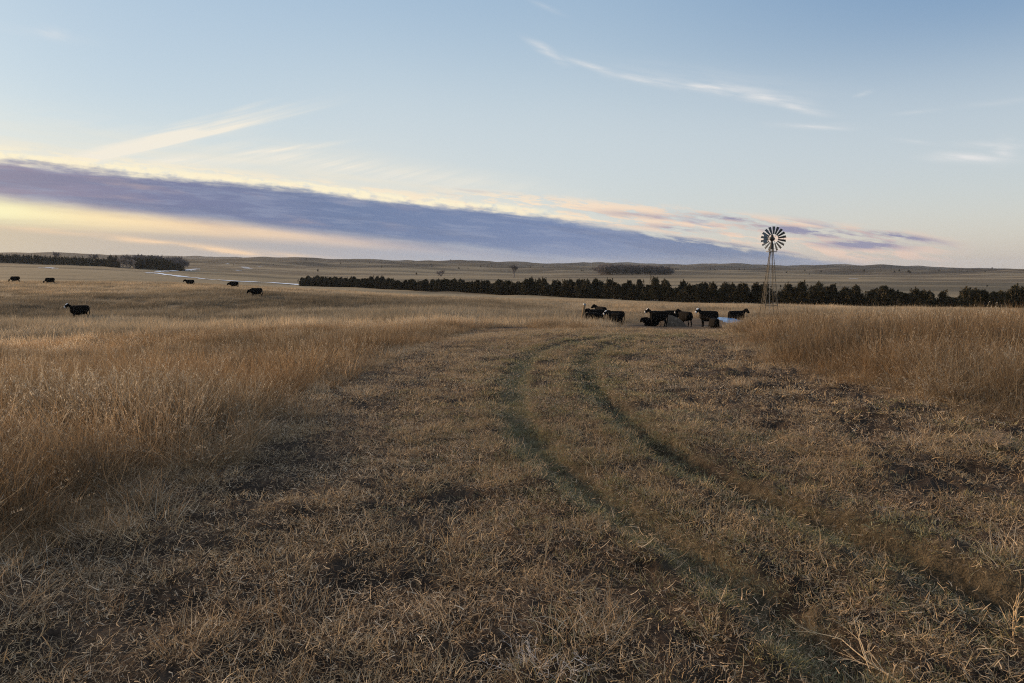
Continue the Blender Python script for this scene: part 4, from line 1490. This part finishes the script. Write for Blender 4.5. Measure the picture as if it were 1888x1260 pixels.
# ================================================================== windmill
def windmill():
    D0 = 68.0
    bx, by = at(1421, D0)
    bz = hz(bx, by) - .05
    root = empty('windmill', (bx, by, bz))
    tag(root, 'multi bladed steel water pumping windmill on a tapering lattice tower', 'windmill')
    zz = lambda v: EYE + D0 * ray(1421, v)[2] / ray(1421, v)[1] - bz
    hub_z, plat_z = zz(440.5), zz(464.5)
    Rw = 22.6 * D0 / FPX
    view = math.atan2(bx, by)
    phi = view + R(25)
    top_z = zz(449)
    Rb, Rt = 1.02, .09
    corner = lambda k, z: Vector((math.cos(-phi + k * math.pi / 2) * (Rb + (Rt - Rb) * z / top_z), math.sin(-phi + k * math.pi / 2) * (Rb + (Rt - Rb) * z / top_z), z))
    for k in range(4):
        m = MB()
        m.tube([corner(k, -.3), corner(k, top_z * .5), corner(k, top_z)], .030, 6)
        m.build('leg', M_TOWER, root)
    for v in (563, 524, 487):
        z = zz(v)
        m = MB()
        for k in range(4):
            m.tube([corner(k, z), corner((k + 1) % 4, z)], .022, 6)
        m.build('girt', M_TOWER, root)
    for (k, z0, z1) in ((0, zz(563), zz(524)), (1, zz(563), zz(524)), (2, zz(563), zz(524)), (3, zz(563), zz(524)), (0, zz(524), zz(487)), (2, zz(524), zz(487))):
        m = MB()
        c1, c2 = corner(k, z0), corner((k + 1) % 4, z0)
        d1, d2 = corner(k, z1), corner((k + 1) % 4, z1)
        m.tube([c1, d2], .008 if z0 > zz(530) else .011, 4)
        m.tube([c2, d1], .008 if z0 > zz(530) else .011, 4)
        m.build('brace', M_TOWER, root)
    m = MB()
    for s in (.35, .62):
        m.tube([corner(2, .0).lerp(corner(3, .0), s), corner(2, plat_z).lerp(corner(3, plat_z), s)], .014, 5)
    for i in range(18):
        z = .3 + i * .33
        if z < plat_z - .2:
            m.tube([corner(2, z).lerp(corner(3, z), .35), corner(2, z).lerp(corner(3, z), .62)], .010, 4)
    m.build('ladder', M_TOWER, root)
    m = MB()
    m.tube([(0, 0, 0), (0, 0, hub_z - .3)], .018, 6)
    m.build('pump_rod', M_GALV, root)
    m = MB()
    m.tube([(0, 0, plat_z - .03), (0, 0, plat_z + .03)], [.52, .52], 20)
    pl = m.build('platform', M_TOWER, root)
    # head
    toward = Vector((-math.sin(view), -math.cos(view), 0))
    leftv = Vector((-math.cos(view), math.sin(view), 0))
    ax = (toward * math.cos(R(17)) + leftv * math.sin(R(17))).normalized()
    side = ax.cross(Vector((0, 0, 1))).normalized()
    up = Vector((0, 0, 1))
    m = MB()
    m.tube([(0, 0, top_z - .55), (0, 0, top_z), (0, 0, hub_z - .25)], [.20, .13, .08], 10)
    m.build('mast', M_DARKIRON, root)
    hub = Vector((0, 0, hub_z))
    m = MB()
    m.tube([hub + ax * .36 - up * .06, hub + ax * .30 - up * .02, hub, hub - ax * .22], [.08, .17, .17, .12], 12)
    m.tube([hub - up * .24, hub + up * .12, hub + up * .34, hub + up * .44], [.15, .17, .11, .02], 12)
    m.build('gearbox', M_DARKIRON, root, True)
    wc = hub - ax * .42
    wh = bpy.data.objects.new('wheel', None)
    link(wh, root)
    wh.location = wc
    m = MB()
    m.tube([ax * .2, ax * -.12], [.13, .13], 14)
    m.build('hub', M_DARKIRON, wh)
    m = MB()
    m.ring(ax * .02, Rw * .42, .014, ax)
    m.ring(ax * -.02, Rw * .80, .012, ax)
    m.build('rim', M_GALV, wh)
    m = MB()
    for i in range(6):
        a = 2 * math.pi * i / 6 + .1
        d = side * math.cos(a) + up * math.sin(a)
        m.tube([d * .1 + ax * .1, d * Rw * .80], .012, 5)
        m.tube([d * .1 - ax * .1, d * Rw * .80], .012, 5)
    m.build('spoke', M_GALV, wh)
    for i in range(18):
        a = 2 * math.pi * (i + .5) / 18
        d = side * math.cos(a) + up * math.sin(a)
        t = ax.cross(d)
        pit = R(32)
        c = (t * math.cos(pit) + ax * math.sin(pit))
        nrm = d.cross(c)
        r0, r1 = Rw * .38, Rw
        w0, w1 = .075, .135
        m = MB()
        P = []
        steps = 5
        o = len(m.v)
        for q in range(steps):          # across the blade, slightly cupped
            s = q / (steps - 1) * 2 - 1
            cup = nrm * (.03 * (1 - s * s))
            for rr, w in ((r0, w0), (r1, w1)):
                P.append(d * rr + c * (w * s) + cup)
        m.v += P + [p + nrm * .004 for p in P]
        n2 = len(P)
        for q in range(steps - 1):
            b0 = q * 2
            m.f += [(b0, b0 + 1, b0 + 3, b0 + 2), (n2 + b0, n2 + b0 + 2, n2 + b0 + 3, n2 + b0 + 1)]
        m.build('blade', M_BLADE, wh)
    # tail
    m = MB()
    e0, e1 = hub + ax * .25, hub + ax * 2.55
    m.tube([e0 + up * .10, e1 + up * .04], .022, 6)
    m.tube([e0 - up * .12, e1 - up * .10], .018, 6)
    m.build('tail_bone', M_DARKIRON, root)
    vp = lambda s, h: hub + ax * s + up * h
    m = MB()
    m.plate([vp(1.35, -.10), vp(1.62, -.42), vp(2.62, -.50), vp(2.50, 0), vp(2.62, .44), vp(1.62, .30), vp(1.35, .06)], .006)
    m.build('tail_vane', M_VANE, root)


windmill()


# ================================================================== cattle
def cow_mesh(name, pose='stand', neck='up', yaw=0.0, white='none', age=1.0, step=0.0, headyaw=0.0):
    """one continuous hide; the animal looks along +X, withers 1.33 m. white: none, bald, cheek"""
    m = MB()
    lie = pose == 'lie'
    dz = -.50 if lie else 0.0
    Y, Zu = Vector((0, 1, 0)), Vector((0, 0, 1))

    def sec(x, z, hw, hh):
        return ((x, 0, z + dz), Y * hw, Zu * hh)
    m.loft([sec(-.86, 1.10, .10, .12), sec(-.83, 1.07, .19, .22), sec(-.70, 1.01, .265, .32), sec(-.50, .955, .31, .39), sec(-.2, .915, .345, .43), sec(.1, .90, .355, .445), sec(.35, .90, .33, .44), sec(.55, .935, .285, .41), sec(.72, .965, .23, .35), sec(.84, .98, .16, .25)], 22, 2.6)
    # hooks, shoulders
    m.loft([((.50, .17, 1.14 + dz), Vector((.16, 0, 0)), Y * .12), ((.56, .20, .85 + dz), Vector((.17, 0, 0)), Y * .12), ((.54, .18, .62 + dz), Vector((.10, 0, 0)), Y * .08)], 12)
    m.loft([((.50, -.17, 1.14 + dz), Vector((.16, 0, 0)), Y * .12), ((.56, -.20, .85 + dz), Vector((.17, 0, 0)), Y * .12), ((.54, -.18, .62 + dz), Vector((.10, 0, 0)), Y * .08)], 12)
    if neck == 'up':
        hb, nd = Vector((1.02, 0, 1.40)), Vector((.84, 0, -.54))
        mid = Vector((.86, 0, 1.20))
    elif neck == 'level':
        hb, nd = Vector((1.18, 0, 1.24)), Vector((.74, 0, -.67))
        mid = Vector((.94, 0, 1.14))
    elif neck == 'low':
        hb, nd = Vector((1.18, 0, 1.0)), Vector((.62, 0, -.78))
        mid = Vector((.96, 0, 1.03))
    else:       # grazing
        hb, nd = Vector((1.10, 0, .66)), Vector((.40, 0, -.9))
        mid = Vector((.97, 0, .86))
    hb, mid = hb + Zu * dz, mid + Zu * dz
    if lie and neck != 'up':
        hb.z += .25
        mid.z += .12
    hb.y += math.sin(yaw) * .30
    mid.y += math.sin(yaw) * .10
    hb.x -= (1 - math.cos(yaw)) * .25
    nd = nd.normalized()
    hy = yaw + headyaw
    nd = Matrix.Rotation(hy, 3, 'Z') @ nd
    start = Vector((.60, 0, 1.06 + dz))
    pts = [start, start.lerp(mid, .5) + Vector((0, 0, .02)), mid, mid.lerp(hb, .55), hb]
    m.loft([(p, Y * w, Matrix.Rotation(-.5 if neck in ('graze', 'low') else .45, 3, 'Y') @ (Zu * h)) for p, w, h in zip(pts, (.235, .21, .185, .16, .13), (.37, .35, .30, .235, .165))], 16)
    # head: poll, brow, cheeks, muzzle
    sd = (Matrix.Rotation(hy, 3, 'Z') @ Y).normalized()
    ud = nd.cross(sd).normalized()
    if ud.z < 0 and neck != 'graze':
        ud = -ud
    if neck == 'graze':
        ud = sd.cross(nd).normalized()
        if ud.x * math.cos(hy) < 0:
            ud = -ud
    hp = hb - nd * .06 + ud * .02
    m.loft([(hp - nd * .06, sd * .08, ud * .08), (hp + nd * .03, sd * .135, ud * .14), (hp + nd * .15 - ud * .02, sd * .14, ud * .16), (hp + nd * .25 - ud * .025, sd * .125, ud * .145), (hp + nd * .34 - ud * .03, sd * .105, ud * .118), (hp + nd * .42 - ud * .035, sd * .11, ud * .105), (hp + nd * .47 - ud * .035, sd * .075, ud * .07)], 16, 2.3)
    for s in (1, -1):       # ears
        r0 = hp + sd * s * .10 + nd * .03 + ud * .05
        e_ = r0 + sd * s * .21 + ud * .01 - nd * .04
        m.loft([(r0, nd * .035, ud * .03), (r0.lerp(e_, .5), nd * .07, ud * .03), (e_, nd * .02, ud * .02)], 10)
    # tail
    if lie:
        m.tube([(-.84, 0, 1.15 + dz), (-1.0, .12, .75 + dz + .1), (-.95, .3, .58 + dz), (-.8, .5, .55 + dz)], [.045, .035, .03, .05], 8)
    else:
        m.tube([(-.82, 0, 1.24), (-.88, 0, 1.14), (-.885, .01, .85), (-.875, .02, .58), (-.87, .02, .36)], [.05, .042, .035, .05, .03], 8)
    # legs
    if lie:
        for s in (1, -1):
            m.loft([((.55, .20 * s, .28), Vector((.2, 0, 0)), Zu * .2), ((.80, .26 * s, .12), Vector((.09, 0, 0)), Zu * .09), ((.62, .30 * s, .06), Vector((.06, 0, 0)), Zu * .06)], 10)
            m.loft([((-.60, .22 * s, .36), Vector((.24, 0, 0)), Zu * .26), ((-.25, .38 * s, .16), Vector((.12, 0, 0)), Zu * .11), ((-.45, .42 * s, .06), Vector((.07, 0, 0)), Zu * .055)], 10)
    else:
        for s in (1, -1):
            f = step * s
            m.tube([(.53, .165 * s, .86), (.54, .17 * s, .66), (.54 + f * .5, .17 * s, .40), (.53 + f * .8, .17 * s, .36), (.525 + f, .17 * s, .13), (.545 + f, .17 * s, .06), (.56 + f, .17 * s, 0)], [.13, .105, .066, .062, .045, .056, .062], 12)
            g = -step * s
            m.tube([(-.60, .15 * s, 1.02), (-.58, .17 * s, .80), (-.56 + g * .3, .18 * s, .64), (-.70 + g * .7, .175 * s, .46), (-.73 + g * .8, .17 * s, .40), (-.69 + g, .17 * s, .14), (-.665 + g, .17 * s, .06), (-.645 + g, .17 * s, 0)], [.22, .20, .145, .078, .066, .046, .056, .062], 12)
        m.loft([((-.30, 0, .60), Vector((.14, 0, 0)), Y * .14), ((-.33, 0, .50), Vector((.10, 0, 0)), Y * .10)], 10)
    src = bpy.data.objects.new(name, m.mesh(name))
    COL.objects.link(src)
    r = src.modifiers.new('r', 'REMESH')
    r.mode = 'VOXEL'
    r.voxel_size = .024
    sm = src.modifiers.new('s', 'SMOOTH')
    sm.factor = .5
    sm.iterations = 4
    dg = bpy.context.evaluated_depsgraph_get()
    me = bpy.data.meshes.new_from_object(src.evaluated_get(dg))
    COL.objects.unlink(src)
    bpy.data.objects.remove(src)
    me.name = name
    n = len(me.vertices)
    co = np.empty(n * 3, np.float32)
    me.vertices.foreach_get('co', co)
    co = co.reshape(-1, 3)
    rel = co - np.array(hp)
    tn, ts, tu = rel @ np.array(nd), rel @ np.array(sd), rel @ np.array(ud)
    w = np.zeros(n, np.float32)
    inh = (np.abs(ts) < .155) & (np.abs(tu) < .20)
    if white == 'bald':
        face = inh & (tn > -.02) & (tn < .65) & (tu > -.05 - .12 * (tn > .30))
        eye = (np.abs(ts) > .065) & (np.abs(tn - .15) < .07) & (tu < .085)
        w[face & ~eye] = 1
    elif white == 'muzzle':
        face = inh & (((tn > -.02) & (tn < .22) & (tu > .07)) | (tn > .36))
        w[face] = 1
    elif white == 'cheek':
        w[inh & (tn > .37) & (ts > -.02)] = 1
    a_ = me.attributes.new('white', 'FLOAT', 'POINT')
    a_.data.foreach_set('value', w)
    me.polygons.foreach_set('use_smooth', np.ones(len(me.polygons), bool))
    me.materials.append(M_HIDE)
    return me


def place_cow(me, u, v, face, scale, label, dist=None, lift=0.0, sink=0.02):
    """feet where the photo shows them; face = bearing the animal looks along, degrees, 0 = away from the viewer, 90 = to the right"""
    if dist:
        x, y = at(u, dist)
    else:
        x, y = G(u, v)
    o = link(bpy.data.objects.new('cow', me))
    view = math.degrees(math.atan2(x, y))
    th = R(90 - (face + view))
    o.rotation_euler = (0, 0, th)
    x, y = x - .22 * scale * math.cos(th), y - .22 * scale * math.sin(th)
    o.location = (x, y, hz(x, y, True) - sink + lift)
    o.scale = (scale * .82, scale * .95, scale * .95)
    tag(o, label, 'cow', 'black cattle in the pasture')
    return o


def cattle():
    graze = cow_mesh('cow', neck='graze', step=.10)
    low = cow_mesh('cow', neck='low', step=.06)
    level = cow_mesh('cow', neck='level', step=.05)
    wf_side = cow_mesh('cow', neck='up', white='muzzle', step=.12)
    # left pasture
    place_cow(graze, 24, 0, -90, 1.0, 'black cow grazing head down, outermost of the two below the conifer belt', 128)
    place_cow(graze, 88, 0, -92, 1.02, 'black cow grazing head down, inner of the two below the conifer belt', 126)
    place_cow(cow_mesh('cow', neck='up', white='muzzle', step=.05, headyaw=.15), 136, 0, -86, 1.13, 'black cow with white forehead and muzzle standing alone in the pale grass pasture', 66.5)
    place_cow(level, 347, 0, -86, 1.0, 'black cow with raised head below the frozen creek, level with the conifer clump', 130)
    place_cow(low, 428, 0, -88, 1.0, 'black cow with lowered head beside the frozen creek where it meets the cedar row', 122)
    place_cow(low, 468, 0, -84, 1.03, 'plain black cow standing in grass between the white muzzled cow and the cedar row', 92)
    # the herd by the windmill
    place_cow(cow_mesh('cow', neck='up', yaw=.5, headyaw=.6), 1106, 0, -38, 1.04, 'black cow with raised head standing behind the others near the leaning post', 67)
    place_cow(level, 1097, 0, -86, .98, 'black cow whose level back shows between the leaning post and the cow behind', 60.5)
    place_cow(cow_mesh('cow', neck='low', yaw=-.7, headyaw=-.7), 1097, 0, 70, .86, 'dark young cow facing the herd with its rump beside the foot of the leaning post', 56)
    place_cow(cow_mesh('cow', neck='up', yaw=.5, headyaw=.55, white='muzzle'), 1131, 0, -58, .90, 'black cow with some white on its face, rightmost of the group by the leaning post', 54.5)
    place_cow(cow_mesh('cow', neck='level', step=.05), 1134, 0, -80, .93, 'black cow mostly hidden behind the rightmost cow of the group by the leaning post', 59)
    place_cow(wf_side, 1211, 0, -80, 1.05, 'black cow with white forehead and muzzle standing side on before the earth mound', 57)
    place_cow(cow_mesh('cow', pose='lie', neck='low', yaw=.4), 1200, 0, -100, .9, 'brown black calf lying on the ground beside the legs of a standing cow', 58.3)
    place_cow(low, 1245, 0, 84, 1.0, 'black cow standing behind the earth mound with only its back showing', 64)
    place_cow(cow_mesh('cow', neck='up', yaw=.35, headyaw=.45, white='cheek'), 1263, 0, -40, 1.06, 'black cow with a pale muzzle standing at the end of the earth mound', 61)
    place_cow(cow_mesh('cow', neck='up', yaw=.45, headyaw=.75, white='muzzle'), 1304, 0, -74, 1.09, 'black cow with white forehead turned to the viewer, standing between mound and pool', 57.5)
    place_cow(cow_mesh('cow', pose='lie', neck='up', yaw=.5), 1318, 0, -20, .92, 'dark brown cow lying with its rump to the viewer beside the frozen pool', 53.5)
    place_cow(cow_mesh('cow', neck='up', yaw=-.5, headyaw=-.7), 1365, 0, 60, 1.06, 'black cow facing the windmill, standing behind the frozen pool', 61)


cattle()


# ================================================================== post, mound, pool
def small_things():
    x, y = at(1073.5, 58.0)
    z = hz(x, y, True)
    root = empty('leaning_post', (x, y, z))
    tag(root, 'thick leaning wooden post with a metal cap beside the cattle', 'post')
    ln = Vector((.14, .02, 1)).normalized()
    m = MB()
    m.tube([ln * -.3, ln * .4, ln * 1.2, ln * 1.62], [.125, .12, .115, .11], 12)
    m.build('shaft', M_POSTWOOD, root)
    m = MB()
    m.tube([ln * 1.58, ln * 1.72], [.125, .118], 12)
    m.build('cap', M_GALV, root)
    # heap of earth
    x, y = at(1238, 59.5)
    n, rings = 56, 14
    V, F = [(0, 0, 0)], []
    for k in range(1, rings + 1):
        f = k / rings
        for i in range(n):
            a = 2 * math.pi * i / n
            V.append((1.6 * f * math.cos(a), 1.25 * f * math.sin(a), 0))
    V = np.array(V)
    f = np.hypot(V[:, 0] / 1.6, V[:, 1] / 1.25)
    nz = fbm(V[:, 0] * 1.6 + 3, V[:, 1] * 1.6, 4, 131)
    V[:, 2] = 1.0 * (1 - np.clip(f + .16 * nz, 0, 1.1) ** 1.7) * (1 + .25 * nz) - .12 * f
    V[:, :2] *= (1 + .15 * nz)[:, None]
    F = [(0, 1 + i, 1 + (i + 1) % n) for i in range(n)]
    for k in range(rings - 1):
        F += [(1 + k * n + i, 1 + (k + 1) * n + i, 1 + (k + 1) * n + (i + 1) % n, 1 + k * n + (i + 1) % n) for i in range(n)]
    me = bpy.data.meshes.new('earth_mound')
    me.from_pydata(V.tolist(), [], F)
    me.polygons.foreach_set('use_smooth', [True] * len(me.polygons))
    me.materials.append(M_MOUND)
    o = link(bpy.data.objects.new('earth_mound', me))
    o.location = (x, y, hz(x, y, True) - .02)
    tag(o, 'rounded heap of bare greyish earth among the standing cattle', 'mound')
    patch_on_ground('frozen_pool', 1356, 57.5, 1.25, 3.0, .05, M_POOL, 77, level=True)


small_things()


# ================================================================== single weeds in the foreground
def weed(name, label, u, v, stems, mat, seed, cat='weed'):
    x, y = G(u, v)
    m = MB()
    rng = random.Random(seed)
    stems(m, rng)
    o = m.build(name, mat)
    o.location = (x, y, hz(x, y, True) - .01)
    tag(o, label, cat)
    return o


def twigs(m, rng, p, d, L, r, k, depth, fork=(2, 3), droop=0.0, ang=.55):
    pts, q, dd = [p.copy()], p.copy(), d.copy()
    for i in range(4):
        dd = (dd + Vector((rng.gauss(0, .10), rng.gauss(0, .10), rng.gauss(0, .07) - droop))).normalized()
        q = q + dd * L / 4
        q.z = max(q.z, .008)
        pts.append(q.copy())
    m.tube(pts, [r * (1 - .13 * i) for i in range(5)], 6)
    if k >= depth:
        return
    for i in range(rng.randint(*fork) + (1 if k == 0 else 0)):
        j = rng.randint(1, 4)
        s = dd.orthogonal().normalized()
        b_ = rng.uniform(0, 6.28)
        t = dd.cross(s)
        nd = (dd * math.cos(ang) + (s * math.cos(b_) + t * math.sin(b_)) * math.sin(ang)).normalized()
        nd.z = abs(nd.z)
        twigs(m, rng, pts[j], nd, L * rng.uniform(.42, .68), r * .62, k + 1, depth, fork, droop, ang)


weed('fallen_weed_branch', 'dry branching weed stalk lying across the cut ground in the near corner', 1662, 1262, lambda m, r: [twigs(m, r, Vector((0, 0, .01)), Vector((-.62, .62, .28)), .36, .0052, 0, 3, (2, 3), .012, .5), twigs(m, r, Vector((-.12, .10, .03)), Vector((.05, .5, .5)), .17, .0036, 1, 2, (1, 2), .0, .5)], M_STALK, 3, 'branch')
weed('tumbleweed', 'pale rounded tumbleweed bush caught at the edge of the tall grass', 1828, 832, lambda m, r: [twigs(m, r, Vector((0, 0, 0)), Vector((r.uniform(-1, 1), r.uniform(-.6, .6), r.uniform(.35, 1))).normalized(), .15, .0026, 0, 3, (3, 4), 0, .75) for _ in range(13)], M_STALK_TAN, 5)
weed('curled_weed', 'bleached curly dead weed lying in the short grass at the near edge', 1010, 1232, lambda m, r: [twigs(m, r, Vector((r.uniform(-.12, .12), r.uniform(-.06, .06), 0)), Vector((r.uniform(-1, 1), r.uniform(-.6, .6), r.uniform(.05, .7))).normalized(), .15, .0032, 0, 3, (2, 3), .05, .9) for _ in range(9)], M_STALK_PALE, 8)
weed('upright_weed', 'woody upright dead weed with forked branches beside the wheel rut', 1868, 1180, lambda m, r: [twigs(m, r, Vector((0, 0, 0)), Vector((r.uniform(-.4, .4), r.uniform(-.4, .4), 1)).normalized(), .19, .0045, 0, 2, (2, 3), 0, .5) for _ in range(3)], M_STALK, 12)
weed('tall_stem', 'single thin tall grass stem standing above the short grass', 1000, 1062, lambda m, r: [twigs(m, r, Vector((0, 0, 0)), Vector((.10, .05, 1)).normalized(), .46, .0026, 0, 1, (1, 2), 0, .3)], M_STALK, 21, 'stem')


# ================================================================== the air: far land fades a little toward blue
def haze():
    m = MB()
    m.box((0, 0, 0), (28400, 28400, 214))
    mat = bpy.data.materials.new('haze_air')
    mat.use_nodes = True
    mat.cycles.homogeneous_volume = True
    nt = mat.node_tree
    nt.nodes.clear()
    out = nt.nodes.new('ShaderNodeOutputMaterial')
    v = nt.nodes.new('ShaderNodeVolumePrincipled')
    v.inputs['Color'].default_value = (.80, .88, 1.0, 1)
    v.inputs['Density'].default_value = 4.4e-5
    v.inputs['Anisotropy'].default_value = .1
    nt.links.new(v.outputs[0], out.inputs['Volume'])
    o = m.build('haze', mat)
    tag(o, kind='stuff')


haze()
